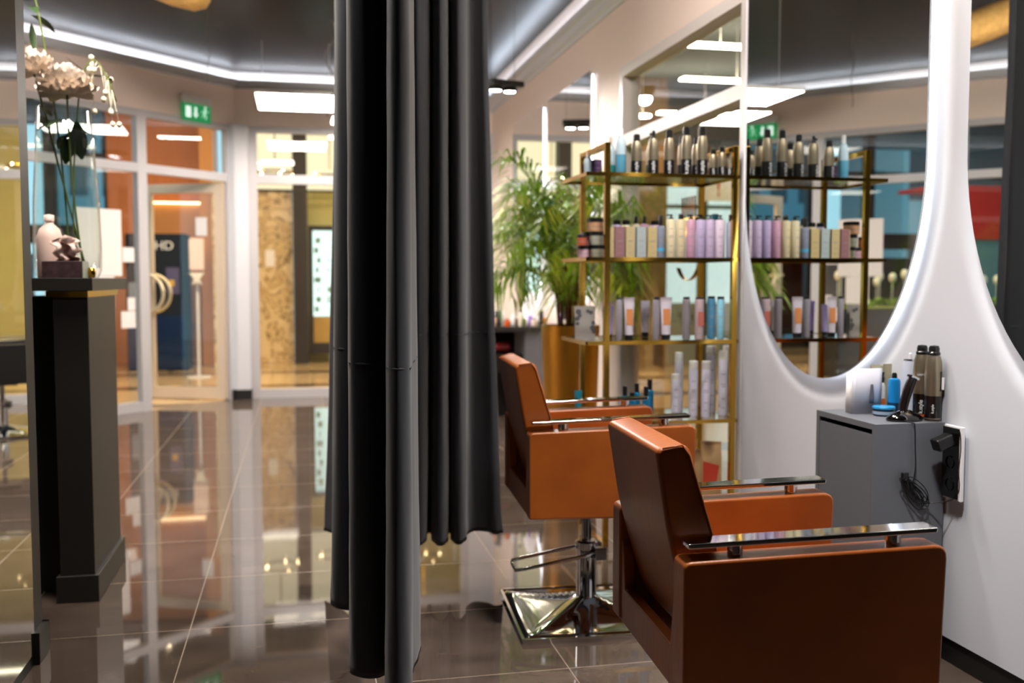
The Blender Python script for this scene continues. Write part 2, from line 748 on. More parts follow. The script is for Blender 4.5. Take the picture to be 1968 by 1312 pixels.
# gold lettering and palm emblem on the pane
bm = newbm()
xg = 2.019
def arcpts(cy, cz, r, a0, a1, n=16):
    return [(xg, cy + r * math.cos(a0 + (a1 - a0) * i / n), cz + r * math.sin(a0 + (a1 - a0) * i / n)) for i in range(n + 1)]
tube(bm, arcpts(4.98, 1.37, .18, 2.2, 5.6), .012, 6, flat=.15)
for k in range(6):
    y0 = 4.86 + .035 * k
    tube(bm, [(xg, y0, 1.42), (xg, y0 + .03, 1.52), (xg, y0 + .035, 1.63)], .005, 6, flat=.2)
tube(bm, [(xg, 5.07, 1.34), (xg, 5.11, 1.44), (xg, 5.06, 1.53)], .010, 6, flat=.2)
eo = obj('window_emblem', bm, M_GOLD, t)
bm = newbm()
for k in range(9):          # tiny unreadable gold lettering under the emblem
    y0 = 4.78 + .042 * k
    box(bm, xg - .0005, xg + .0005, y0, y0 + .006 + .004 * (k % 2), .985, 1.012 + .006 * (k % 3))
    if k % 2:
        box(bm, xg - .0005, xg + .0005, y0 + .010, y0 + .022, 1.000, 1.005)
obj('window_lettering', bm, M_GOLD, t)

# ------------------------------------------------------------------ facade: angled door wall
def fstruct(name, dims, m, **k):
    return sbox(name, dims, m, M=FM, **k)


fstruct('wall_facade_fascia', (S_L, S_R + .15, -.09, 0, ZH + .04, ZCEIL), M_WALLP)
fstruct('trim_2', (S_L, S_R + .05, 0, .09, ZC - .07, ZC - .05), M_WALLW)
t = thing('window_2', None, None, (0, 0, 0), kind='structure')
bm = newbm()
fr = lambda a, b, z0, z1: box(bm, a, b, -.075, -.005, z0, z1, M=FM)
fh = lambda a, b, z0, z1: box(bm, a, b, -.073, -.007, z0, z1, M=FM)
fh(S_L, S_R, ZH - .02, ZH + .04)
fh(S_L, S_R, ZT - .035, ZT + .045)
fr(-.05, .05, 0, ZH)
fr(S_R - .05, S_R, 0, ZH)
fr(-1.42, -1.33, 0, ZH)
fr(-2.9, -2.81, 0, ZH)
fh(S_L, -.05, 0.001, .09)
obj('window_frame', bm, M_ALU, t)
for a, b in ((-.05, -1.33), (-1.42, -2.81), (-2.9, S_L)):
    bm = newbm(); box(bm, min(a, b), max(a, b), -.045, -.039, .09, ZT - .035, M=FM); obj('window_pane', bm, M_GLASS, t)
    bm = newbm(); box(bm, min(a, b), max(a, b), -.045, -.039, ZT + .045, ZH - .02, M=FM); obj('window_pane', bm, M_GLASS, t)
bm = newbm(); box(bm, .05, S_R - .05, -.045, -.039, ZT + .045, ZH - .02, M=FM); obj('window_pane', bm, M_GLASS, t)

# open door leaf, hinged at the right
hx, hy = fpt(S_R - .06, -.04)
leaf_end = Vector((-1.47, 10.52, 0))
d = thing('door_1', None, None, (hx, hy, 0), math.atan2(leaf_end.y - hy, leaf_end.x - hx), kind='structure')
LW, LH = .86, 2.13
bm = newbm()
box(bm, 0, .09, -.025, .025, .01, LH)
box(bm, LW - .09, LW, -.025, .025, .01, LH)
box(bm, .09, LW - .09, -.025, .025, LH - .09, LH)
box(bm, .09, LW - .09, -.025, .025, .01, .12)
obj('door_frame', bm, M_LEAFFR, d)
bm = newbm(); box(bm, .09, LW - .09, -.004, .004, .12, LH - .09); obj('door_pane', bm, M_GLASS, d)
for sgn, a in ((1, .075), (-1, .06)):
    bm = newbm()
    # half-ring pull: ends on the stile, bows out over the pane
    pts = []
    for i in range(21):
        an = PI * i / 20
        pts.append((LW - .05 - .185 * math.sin(an), sgn * a, 1.05 + .185 * math.cos(an)))
    pts = [(LW - .05, sgn * .02, 1.235)] + pts + [(LW - .05, sgn * .02, .865)]
    tube(bm, pts, .017, 10)
    obj('door_handle', bm, M_SOFTGOLD, d, smooth=True)
bm = newbm(); box(bm, .18, .30, .005, .008, 1.62, 1.80); obj('door_sticker', bm, M_PAPER, d)

# corner column
bm = newbm()
prism(bm, [(-.665, 10.19), (-.60, 10.155), (-.475, 10.16), (-.475, FARY + .06), (-.66, FARY + .06)], 'z', .1, ZH + .04)
struct('wall_corner_column', bm, M_WALLW)
bm = newbm()
prism(bm, [(-.655, 10.18), (-.605, 10.145), (-.468, 10.15), (-.468, FARY + .05), (-.65, FARY + .05)], 'z', 0, .1)
struct('baseboard_column', bm, M_BLK)

# far wall with window
sbox('wall_far_fascia', (-.60, XW, FARY, FARY + .1, ZH + .04, ZCEIL), M_WALLP)
sbox('trim_3', (-.6, XW, FARY - .09, FARY, ZC - .07, ZC - .05), M_WALLW)
sbox('wall_far_pier', (1.72, XW, FARY, FARY + .1, 0, ZH + .04), M_WALLW)
t = thing('window_3', None, None, (0, 0, 0), kind='structure')
bm = newbm()
box(bm, -.470, 1.715, FARY + .002, FARY + .068, ZH - .02, ZH + .04)
box(bm, -.470, 1.715, FARY + .002, FARY + .068, ZT - .04, ZT + .05)
box(bm, -.470, 1.715, FARY + .002, FARY + .068, 0, .09)
box(bm, -.475, -.39, FARY, FARY + .07, .09, ZH - .02)
box(bm, 1.64, 1.72, FARY, FARY + .07, .09, ZH - .02)
box(bm, .72, .80, FARY, FARY + .07, .09, ZH - .02)
obj('window_frame', bm, M_ALU, t)
for a, b in ((-.39, .72), (.80, 1.64)):
    for z0, z1 in ((.09, ZT - .04), (ZT + .05, ZH - .02)):
        bm = newbm(); box(bm, a, b, FARY + .03, FARY + .036, z0, z1); obj('window_pane', bm, M_GLASS, t)

# cove light strips (the LED lines hidden behind the ledges)
def led(name, pts):
    bm = newbm()
    tube(bm, pts, .008, 6)
    o = obj(name, bm, M_LED)
    return o


a0 = fpt(S_L, .05); a1 = fpt(S_R + .02, .05)
tag(led('cove_light', [(a0[0], a0[1], ZC + .0), (a1[0], a1[1], ZC + .0)]), 'white cove light line along the ceiling edge above the glass door', 'light strip', 'cove light lines')
tag(led('cove_light', [(-.55, FARY - .05, ZC), (XW - .1, FARY - .05, ZC)]), 'white cove light line above the far end window', 'light strip', 'cove light lines')
tag(led('cove_light', [(XW - .04, FARY - .1, 3.03), (XW - .04, 1.0, 3.03)]), 'white cove light line running along the right wall crown strip', 'light strip', 'cove light lines')
# upstands that hide the strips
fstruct('trim_4', (S_L, S_R + .05, .07, .09, ZC - .06, ZC + .012), M_WALLW)
sbox('trim_5', (-.6, XW, FARY - .09, FARY - .07, ZC - .06, ZC + .012), M_WALLW)

# ------------------------------------------------------------------ left partition with mirror, reception desk
sbox('wall_partition', (-.93, -.822, .3, 3.385, 0, 2.75), M_PART)
bm = newbm(); box(bm, -.8215, -.815, .35, 3.262, .045, 2.72)
o = obj('partition_mirror', bm, M_MIR)
tag(o, 'full-height mirror on the dark partition at the left frame edge', 'mirror')
bm = newbm(); box(bm, -.822, -.803, 3.272, 3.40, 0, .10); box(bm, -.94, -.803, 3.385, 3.40, 0, .10)
struct('baseboard_partition', bm, M_DESK)

t = thing('reception_desk', 'black reception desk with thick top and gold strip, left of the open floor', 'desk', (-.80, 4.15, 0))
def lb(name, x0, x1, y0, y1, z0, z1, m, parent, ox=0, oy=0, **k):
    return fbox(name, (x0 - ox, x1 - ox, y0 - oy, y1 - oy, z0, z1), m, parent, **k)
D = dict(ox=-.80, oy=4.15)
lb('end_panel', -.877, -.757, 3.895, 4.445, 0, 1.13, M_DESK, t, bevel=.002, **D)
lb('plinth', -.890, -.742, 3.880, 4.46, 0, .10, M_DESK, t, bevel=.002, **D)
lb('body', -2.0, -.877, 4.05, 4.44, 0, 1.13, M_BLK, t, **D)
lb('worktop', -2.0, -.735, 3.87, 4.60, 1.155, 1.202, M_DESK, t, bevel=.002, **D)
lb('gold_strip', -.90, -.756, 3.893, 4.52, 1.131, 1.154, M_GOLD, t, **D)

ZD = 1.202
# bottle
t = thing('soap_bottle', 'blush plastic bottle on the black reception desk', 'bottle', (-.925, 4.09, ZD))
bm = newbm(); lathe(bm, [(0, 0), (.044, 0), (.047, .01), (.047, .15), (.036, .185), (.016, .205), (.016, .22), (0, .22)], 28); obj('body', bm, M_PINKW, t, smooth=True)
bm = newbm(); lathe(bm, [(.018, .215), (.018, .238), (0, .242)], 20); obj('cap', bm, M_PINKW, t, smooth=True)
# tissue box
t = thing('tissue_box', 'flower-patterned tissue box with a tissue pulled up, on the desk', 'tissue box', (-.835, 3.982, ZD), 0)
mfl = mat('floral_print', '#4a3638', .5, noise=.9, nscale=38)
bm = newbm(); box(bm, -.085, .055, -.05, .05, 0, .062); obj('box', bm, mfl, t, bevel=.002)
bm = newbm(); box(bm, .0555, .058, -.05, .05, 0, .062); obj('box_end', bm, mat('pale_mint_card', '#c4cbbc', .6), t)
bm = newbm()
N = 9
g = [[bm.verts.new((-.05 + .085 * i / (N - 1) + .012 * math.sin(j * 1.7), .02 * math.sin(i * 1.3 + j * .8) - .005, .06 + .10 * j / (N - 1) * (1 - .35 * abs(i / (N - 1) - .35)))) for i in range(N)] for j in range(N)]
for j in range(N - 1):
    for i in range(N - 1):
        bm.faces.new((g[j][i], g[j][i + 1], g[j + 1][i + 1], g[j + 1][i]))
o = obj('tissue', bm, M_PINKW, t, smooth=True)
sm = o.modifiers.new('s', 'SOLIDIFY'); sm.thickness = .0015
# little gold trinket
bm = newbm(); lathe(bm, [(0, 0), (.012, 0), (.016, .02), (.012, .038), (0, .04)], 16, c=(-.765, 4.02, ZD)); o = obj('trinket_pot', bm, M_GOLD, smooth=True)
tag(o, 'small gold pot on the desk corner beside the tissue box', 'pot')

# vase with flowers
VX, VY = -.90, 4.27
t = thing('glass_vase', 'tall clear glass vase holding white flowers on the reception desk', 'vase', (VX, VY, ZD))
bm = newbm()
op = [(.118, .012), (.125, .03), (.127, .12), (.122, .30), (.110, .50), (.099, .67)]
ip = [(.096, .67), (.107, .50), (.119, .30), (.124, .12), (.118, .04), (0, .035)]
lathe(bm, [(0, 0), (.112, 0)] + op + ip, 36)
obj('vase_body', bm, M_CLEAR, t, smooth=True)


def bezier(p0, p1, p2, n=14):
    out = []
    for i in range(n + 1):
        u = i / n
        out.append(tuple((1 - u) ** 2 * a + 2 * u * (1 - u) * b + u * u * c for a, b, c in zip(p0, p1, p2)))
    return out


def leaf(bm, base, direction, length, width, droop=.2, up=Vector((0, 0, 1))):
    d_ = Vector(direction).normalized()
    s_ = d_.cross(up)
    if s_.length < .01:
        s_ = Vector((1, 0, 0))
    s_.normalize()
    base = Vector(base)
    n = 6
    prev = None
    for i in range(n + 1):
        u = i / n
        p = base + d_ * length * u - Vector((0, 0, droop * length * u * u))
        w = width * math.sin(PI * min(1, u * .94 + .03)) ** .8
        nrm = s_.cross(d_)
        row = [bm.verts.new(p - s_ * w), bm.verts.new(p - nrm * w * .25), bm.verts.new(p + s_ * w)]
        if prev:
            bm.faces.new((prev[0], prev[1], row[1], row[0]))
            bm.faces.new((prev[1], prev[2], row[2], row[1]))
        prev = row


def petal(bm, c, az, el, L, W, curl):
    d_ = Vector((math.cos(az) * math.cos(el), math.sin(az) * math.cos(el), math.sin(el)))
    s_ = Vector((-math.sin(az), math.cos(az), 0))
    u_ = s_.cross(d_)
    if u_.z < 0:
        u_ = -u_
    c = Vector(c)
    prev = None
    for i in range(6):
        t_ = i / 5
        w = W * math.sin(PI * (.12 + .80 * t_)) ** .7
        p = c + d_ * L * t_ + u_ * curl * L * t_ * t_
        row = [bm.verts.new(p + s_ * w * k + u_ * (abs(k) ** 2) * W * .5 + u_ * random.uniform(-.0025, .0025)) for k in (-1, -.5, 0, .5, 1)]
        if prev:
            for k in range(4):
                bm.faces.new((prev[k], prev[k + 1], row[k + 1], row[k]))
        prev = row


def flower(label, foot, top, r, npet=70, bend=(0, 0, 0)):
    f = thing('peony', label, 'flower', (VX, VY, ZD), 0, 'white flowers in the glass vase')
    mid = tuple((a + b) / 2 + c for a, b, c in zip(foot, top, bend))
    bm = newbm(); tube(bm, bezier(foot, mid, top), .004, 7); obj('stem', bm, M_STEMG, f, smooth=True)
    bm = newbm()
    for i in range(npet):
        el = math.asin(-.35 + 1.32 * i / npet)
        az = i * 2.39996
        petal(bm, top, az, el, r * random.uniform(.82, 1.1), r * .34, random.uniform(.1, .5))
    obj('blossom', bm, M_PETAL, f, smooth=True)
    T = Vector(top)
    for k in range(3):
        a = 2.1 * k + r * 40
        bm = newbm()
        leaf(bm, T - Vector((0, 0, .10 + .03 * k)), (math.cos(a), math.sin(a), .1), .11, .022, .5)
        obj('leaf', bm, M_LEAF, f, smooth=True)
    return f


flower('large open cream peony at the middle of the glass vase', (.06, -.02, .05), (.02, -.03, .72), .105, npet=110, bend=(-.02, 0, 0))
flower('smaller cream peony leaning left in the glass vase', (.06, .02, .05), (-.105, .0, .80), .085, npet=80, bend=(.0, 0, .0))
flower('highest pale flower of the bouquet, at the top of the frame', (.0, .03, .05), (-.115, .02, 1.19), .075, bend=(.05, 0, 0))
# drooping bud spray
f = thing('bud_spray', 'arching spray of small cream buds hanging right of the peonies', 'flower', (VX, VY, ZD), 0, 'white flowers in the glass vase')
sp_pts = bezier((.02, .0, .05), (.04, 0, 1.22), (.20, -.02, .70), 20)
bm = newbm(); tube(bm, sp_pts, .003, 6); obj('stem', bm, M_STEMG, f, smooth=True)
for k in range(15):
    p = sp_pts[13 + (k % 7)]
    q = (p[0] + random.uniform(-.03, .03), p[1] + random.uniform(-.03, .03), p[2] - .01 - .012 * k + random.uniform(-.01, .01) * 3)
    bm = newbm(); lathe(bm, [(0, -.014), (.008, -.008), (.011, 0), (.008, .009), (0, .013)], 10, c=q)
    tube(bm, [q, (p[0], p[1], p[2])], .0012, 5)
    obj('bud', bm, M_BUD, f, smooth=True)
for L_ in (((.07, 0, .80), (.9, 0, .12), .12, .017, .2), ((.10, 0, .80), (-.75, 0, .7), .12, .014, .1), ((-.10, 0, .88), (-.1, .1, 1), .13, .016, .1), ((.02, 0, .62), (-1, 0, .15), .13, .022, .5)):
    bm = newbm(); leaf(bm, *L_); obj('leaf', bm, M_LEAF, f, smooth=True)
for L_ in (((.045, 0, .62), (.12, 0, -1), .15, .032, .0), ((.02, 0, .58), (-.15, 0, -1), .13, .028, .0)):
    bm = newbm(); leaf(bm, *L_, up=Vector((0, 1, 0))); obj('leaf', bm, M_LEAF, f, smooth=True)

# notices on the glass
def on_facade(name, s0, s1, z0, z1, m, label, cat, off=-.036, group=None):
    bm = newbm(); box(bm, s0, s1, off, off + .003, z0, z1, M=FM)
    o = obj(name, bm, m); tag(o, label, cat, group); return o


on_facade('notice_sheet', -.66, -.215, 1.222, 1.80, M_PAPER, 'large blank white notice sheet on the glass left of the door', 'notice')
on_facade('notice_sheet', -.53, -.30, .94, 1.218, M_PAPER, 'smaller white sheet on the glass, below the large notice', 'notice')
on_facade('paper_label', -.205, -.085, 1.345, 1.475, M_PAPER, 'small white printed label on the glass beside the door post', 'label', group='small labels on the door glass')
on_facade('paper_label', -.235, -.085, .76, .91, M_PAPER, 'wide grey-white label low on the glass beside the desk', 'label', group='small labels on the door glass')
on_facade('paper_label', -.165, -.085, .915, 1.03, M_PAPER, 'little white label just above the wide low one on the glass', 'label', group='small labels on the door glass')

# emergency exit sign
t = thing('exit_sign', 'green emergency exit sign with running figure above the glass door', 'sign', (*fpt(.60, .03), 2.70), math.atan2(FU.y, FU.x))
bm = newbm(); box(bm, -.17, .17, -.02, .02, .13, .20); obj('housing', bm, M_WHITE, t, bevel=.004)
bm = newbm(); box(bm, -.165, .165, -.008, .008, -.03, .13); obj('sign_plate', bm, M_GREENS, t)
bm = newbm()
box(bm, -.135, -.075, -.0105, -.0082, .0, .10)           # door
prism(bm, [(-.03, .10), (-.005, .10), (-.005, .04), (.012, .04), (-.0175, .0), (-.047, .04), (-.03, .04)], 'y', -.0105, -.0082)  # arrow
# running figure
tube(bm, [(.09, -.0095, .085), (.08, -.0095, .045)], .012, 6, flat=.1)
lathe(bm, [(0, -.001), (.012, 0), (0, .001)], 12, M=Matrix.Translation((.098, -.0095, .106)) @ Matrix.Rotation(PI / 2, 4, 'X'))
tube(bm, [(.08, -.0095, .045), (.105, -.0095, .03), (.10, -.0095, .0)], .007, 6, flat=.15)
tube(bm, [(.08, -.0095, .045), (.065, -.0095, .02), (.04, -.0095, .015)], .007, 6, flat=.15)
tube(bm, [(.09, -.0095, .08), (.12, -.0095, .065), (.13, -.0095, .08)], .006, 6, flat=.15)
tube(bm, [(.09, -.0095, .08), (.062, -.0095, .075), (.05, -.0095, .055)], .006, 6, flat=.15)
obj('pictogram', bm, M_SIGNW, t)

# ------------------------------------------------------------------ ceiling fixtures
def panel_light(label, cx, cy, z, w, dd, rz=0):
    t = thing('panel_light', label, 'ceiling light', (cx, cy, z), rz, 'hanging panel lights')
    bm = newbm(); box(bm, -w / 2, w / 2, -dd / 2, dd / 2, .004, .03); obj('housing', bm, M_WHITE, t)
    bm = newbm(); box(bm, -w / 2 + .008, w / 2 - .008, -dd / 2 + .008, dd / 2 - .008, 0, .0035); obj('diffuser', bm, M_PANEL, t)
    for sx in (-1, 1):
        bm = newbm(); tube(bm, [(sx * (w / 2 - .05), 0, .03), (sx * (w / 2 - .05), 0, ZCEIL - z - .003)], .0015, 5)
        obj('suspension_wire', bm, M_WHITE, t)
    return t


panel_light('white hanging panel light right of the exit sign, beside the curtain', 0.0, 8.85, 2.70, .66, .80)
panel_light('white hanging panel light peeking out behind the curtain near the far window', .41, 9.75, 2.70, .17, .45)
panel_light('hanging panel light hidden by the curtain and mirrored in the window glass', .72, 6.75, 2.50, .6, .6)
panel_light('unseen panel light added above the nearer tan chair', 1.05, 2.9, 3.0, .6, .6)  # added fill from overhead for the chairs
panel_light('unseen panel light added over the open floor before the desk', -.35, 3.6, 3.10, .6, .6)  # extra out-of-view fixture that lifts the general room light
panel_light('unseen panel light added left of the desk to brighten the facade', -2.5, 5.9, 2.95, 1.2, .6)  # added off to the left for more light on the facade fascia


def spot(label, x, y, z, ang=.0, power=0., aim=(0, 0, -1), spread=1.9, color=(1, .975, .96)):
    t = thing('track_spotlight', label, 'spotlight', (x, y, z), ang, 'black double spotlights')
    bm = newbm(); box(bm, -.13, .13, -.10, .10, .012, .055); obj('housing', bm, M_BLKPL, t, bevel=.004)
    for k in (-1, 1):
        bm = newbm(); lathe(bm, [(0, -.012), (.040, -.012), (.046, .02)], 24, c=(k * .06, 0, 0)); obj('lamp', bm, M_LAMPW, t, smooth=True)
        bm = newbm(); lathe(bm, [(.047, -.014), (.053, -.014), (.053, .02), (.047, .02)], 24, c=(k * .06, 0, 0)); obj('lamp_ring', bm, M_BLKPL, t, smooth=True)
        bm = newbm(); tube(bm, [(k * .1, 0, .05), (k * .1, 0, ZCEIL - z - .003)], .0015, 5); obj('suspension_wire', bm, M_BLKPL, t)
        if power:
            l = bpy.data.lights.new('spot_beam', 'SPOT')
            l.energy = power / 2; l.spot_size = spread; l.spot_blend = .9; l.shadow_soft_size = .045; l.color = color
            lo = bpy.data.objects.new('spot_beam', l); COL.objects.link(lo); lo.parent = t
            lo.location = (k * .06, 0, -.03)
            lo.rotation_euler = (Matrix.Rotation(-ang, 3, 'Z') @ Vector(aim)).to_track_quat('-Z', 'Y').to_euler()
    return t


spot('black double spotlight hanging by the right wall, beside the curtain', 1.50, 7.35, 2.60, .3, 170, (.05, -.55, -1), 2.2)
spot('black double spotlight mirrored in the distant wall mirror', 1.35, 9.0, 2.60, .3, 60)
spot('black double spotlight above the nearer tan chair, outside the view', 1.12, 1.84, 2.75, 0, 230, (.03, .12, -1), 1.55)
spot('black double spotlight above the farther tan chair, outside the view', 1.30, 3.50, 2.75, 0, 95, (.2, .1, -1))
spot('black wall-washing spotlight added unseen to warm the right wall', .8, 3.4, 3.0, 0, 190, (1, 1.6, .12), 1.7, (1, .87, .78))  # added warm washer that brightens the right wall fascia
spot('black wall-washing spotlight added unseen above the desk to warm the door wall', -.9, 4.7, 3.02, 0, 300, (.12, 1, -.02), 2.2, (1, .87, .78))  # second added washer, throws warm light at the door fascia
spot('black double spotlight added unseen to brighten the desk flowers', -.75, 3.7, 2.95, 0, 120, (-.1, .5, -1), 1.2, (1, .93, .86))  # made-up fixture that gives the peonies more light
spot('black double spotlight added unseen over the open floor', -.1, 2.6, 2.9, 0, 25, (.1, .3, -1))  # weak added fill, no fixture known here

# wavy loose cables under the ceiling
for lab, x, y, amp in (('loose thin cable hanging from the ceiling left of the curtain', -.62, 7.6, .01),
                       ('wavy grey cable hanging from the ceiling at the curtain edge', .27, 8.05, .05)):
    bm = newbm()
    tube(bm, [(x + amp * math.sin(i * .75), y, ZCEIL - (.75 if amp > .02 else .6) * i / 16) for i in range(17)], .006 if amp > .02 else .003, 6)
    o = obj('hanging_cable', bm, mat('grey_cable', '#6d6660', .5), smooth=True)
    tag(o, lab, 'cable')

# gold leaf pendant
t = thing('gold_pendant', 'long hammered gold pendant lamp hung at a slant under the dark ceiling', 'pendant lamp', (-.86, 6.26, 2.985))
bm = newbm()
pr = [(0, -.40), (.05, -.385), (.09, -.33), (.115, -.2), (.12, 0), (.115, .2), (.09, .33), (.05, .385), (0, .40)]
lathe(bm, pr, 32, M=Matrix.Rotation(-PI / 2 + .38, 4, 'Y'))
obj('shade', bm, M_GOLDLEAF, t, smooth=True)
bm = newbm(); tube(bm, [(.15, 0, .03), (.15, 0, ZCEIL - 2.985)], .002, 5); obj('suspension_wire', bm, M_BLKPL, t)
bm = newbm(); tube(bm, [(-.15, 0, .14), (-.15, 0, ZCEIL - 2.985)], .002, 5); obj('suspension_wire', bm, M_BLKPL, t)

# ------------------------------------------------------------------ curtains
def catmull(P, sub=7):
    out = []
    n = len(P)
    for i in range(n - 1):
        p0, p1, p2, p3 = P[max(i - 1, 0)], P[i], P[i + 1], P[min(i + 2, n - 1)]
        for k in range(sub):
            t_ = k / sub
            out.append(tuple(.5 * ((2 * b) + (-a + c) * t_ + (2 * a - 5 * b + 4 * c - d_) * t_ ** 2 + (-a + 3 * b - 3 * c + d_) * t_ ** 3) for a, b, c, d_ in zip(p0, p1, p2, p3)))
    out.append(P[-1])
    return out


def curtain(label, bottom, top, z0, z1):
    B = catmull([plan(*p) for p in bottom]); T = catmull([plan(*p) for p in top])
    t = thing('curtain', label, 'curtain', (B[0][0], B[0][1], z0), 0, 'charcoal curtains')
    ox, oy = B[0]
    zs = [z0, z0 + .02, z0 + .1, z0 + .3, z0 + .55, .98, 1.3, 1.7, 2.1, 2.6, z1]
    bm = newbm()
    rows = []
    for j, z in enumerate(zs):
        u = (z - z0) / (2.1 - z0)
        u = min(1, max(0, u)) ** .75
        rows.append([bm.verts.new((b[0] * (1 - u) + c[0] * u - ox + .002 * math.sin(k * .9 + j * 2.1), b[1] * (1 - u) + c[1] * u - oy, z - z0)) for k, (b, c) in enumerate(zip(B, T))])
    for a, b in zip(rows[:-1], rows[1:]):
        for k in range(len(a) - 1):
            bm.faces.new((a[k], a[k + 1], b[k + 1], b[k]))
    o = obj('cloth', bm, M_CURT, t, smooth=True)
    s = o.modifiers.new('s', 'SOLIDIFY'); s.thickness = .004; s.offset = 0
    # stitched hem line at knee height
    j = zs.index(.98)
    u = min(1, (.98 - z0) / (2.1 - z0)) ** .75
    bm = newbm()
    tube(bm, [(b[0] * (1 - u) + c[0] * u - ox, b[1] * (1 - u) + c[1] * u - oy, .98 - z0) for b, c in zip(B, T)], .0032, 5)
    obj('seam', bm, M_SEAM, t, smooth=True)
    return t


botA = [(617, 4.10), (640, 4.04), (668, 3.9), (690, 3.6), (655, 3.34), (632, 3.24), (634, 3.14), (660, 3.10), (700, 3.08), (728, 2.9), (705, 2.74),
        (674, 2.70), (666, 2.64), (674, 2.58), (712, 2.56), (744, 2.60), (762, 2.66), (745, 2.56), (735, 2.48), (742, 2.42), (766, 2.40), (786, 2.46), (786, 2.58), (795, 2.66), (803, 2.76), (800, 2.9), (775, 3.0)]
topA = [(650, 4.10), (662, 4.04), (680, 3.9), (690, 3.6), (672, 3.34), (653, 3.24), (655, 3.14), (672, 3.10), (700, 3.08), (714, 2.9), (705, 2.74),
        (680, 2.70), (674, 2.64), (680, 2.58), (705, 2.56), (722, 2.60), (737, 2.62), (752, 2.58), (751, 2.50), (756, 2.44), (770, 2.42), (789, 2.46), (788, 2.58), (792, 2.66), (796, 2.76), (795, 2.9), (780, 3.0)]
curtain('charcoal curtain, near run whose folds come toward the camera down to floor level', botA, topA, .15, ZCEIL)
botB = [(785, 4.08), (790, 3.95), (803, 3.87), (815, 3.93), (819, 4.05), (826, 4.05), (830, 3.93), (844, 3.86), (857, 3.92), (860, 4.05), (864, 4.05), (867, 3.94), (880, 3.88), (893, 3.94), (897, 4.04), (912, 4.09), (935, 4.08), (952, 4.04), (966, 4.06)]
topB = [(770, 4.08), (790, 3.95), (806, 3.87), (826, 3.93), (829, 4.05), (833, 4.05), (837, 3.93), (850, 3.86), (861, 3.92), (864, 4.05), (868, 4.05), (872, 3.94), (884, 3.88), (896, 3.94), (899, 4.04), (906, 4.09), (918, 4.08), (930, 4.04), (938, 4.06)]
curtain('charcoal curtain, farther and shorter-looking run beside the tan chair', botB, topB, .15, ZCEIL)

# ------------------------------------------------------------------ salon chairs
def rounded_poly(pts, r, n=5):
    out = []
    N_ = len(pts)
    for i in range(N_):
        p = Vector(pts[i]); a = Vector(pts[i - 1]); b = Vector(pts[(i + 1) % N_])
        rr = r[i] if isinstance(r, (list, tuple)) else r
        if rr <= 0:
            out.append(tuple(p)); continue
        d1 = (a - p).normalized(); d2 = (b - p).normalized()
        p1 = p + d1 * rr; p2 = p + d2 * rr
        for k in range(n + 1):
            t_ = k / n
            q = p1 * (1 - t_) ** 2 + p * 2 * t_ * (1 - t_) + p2 * t_ ** 2
            out.append(tuple(q))
    return out


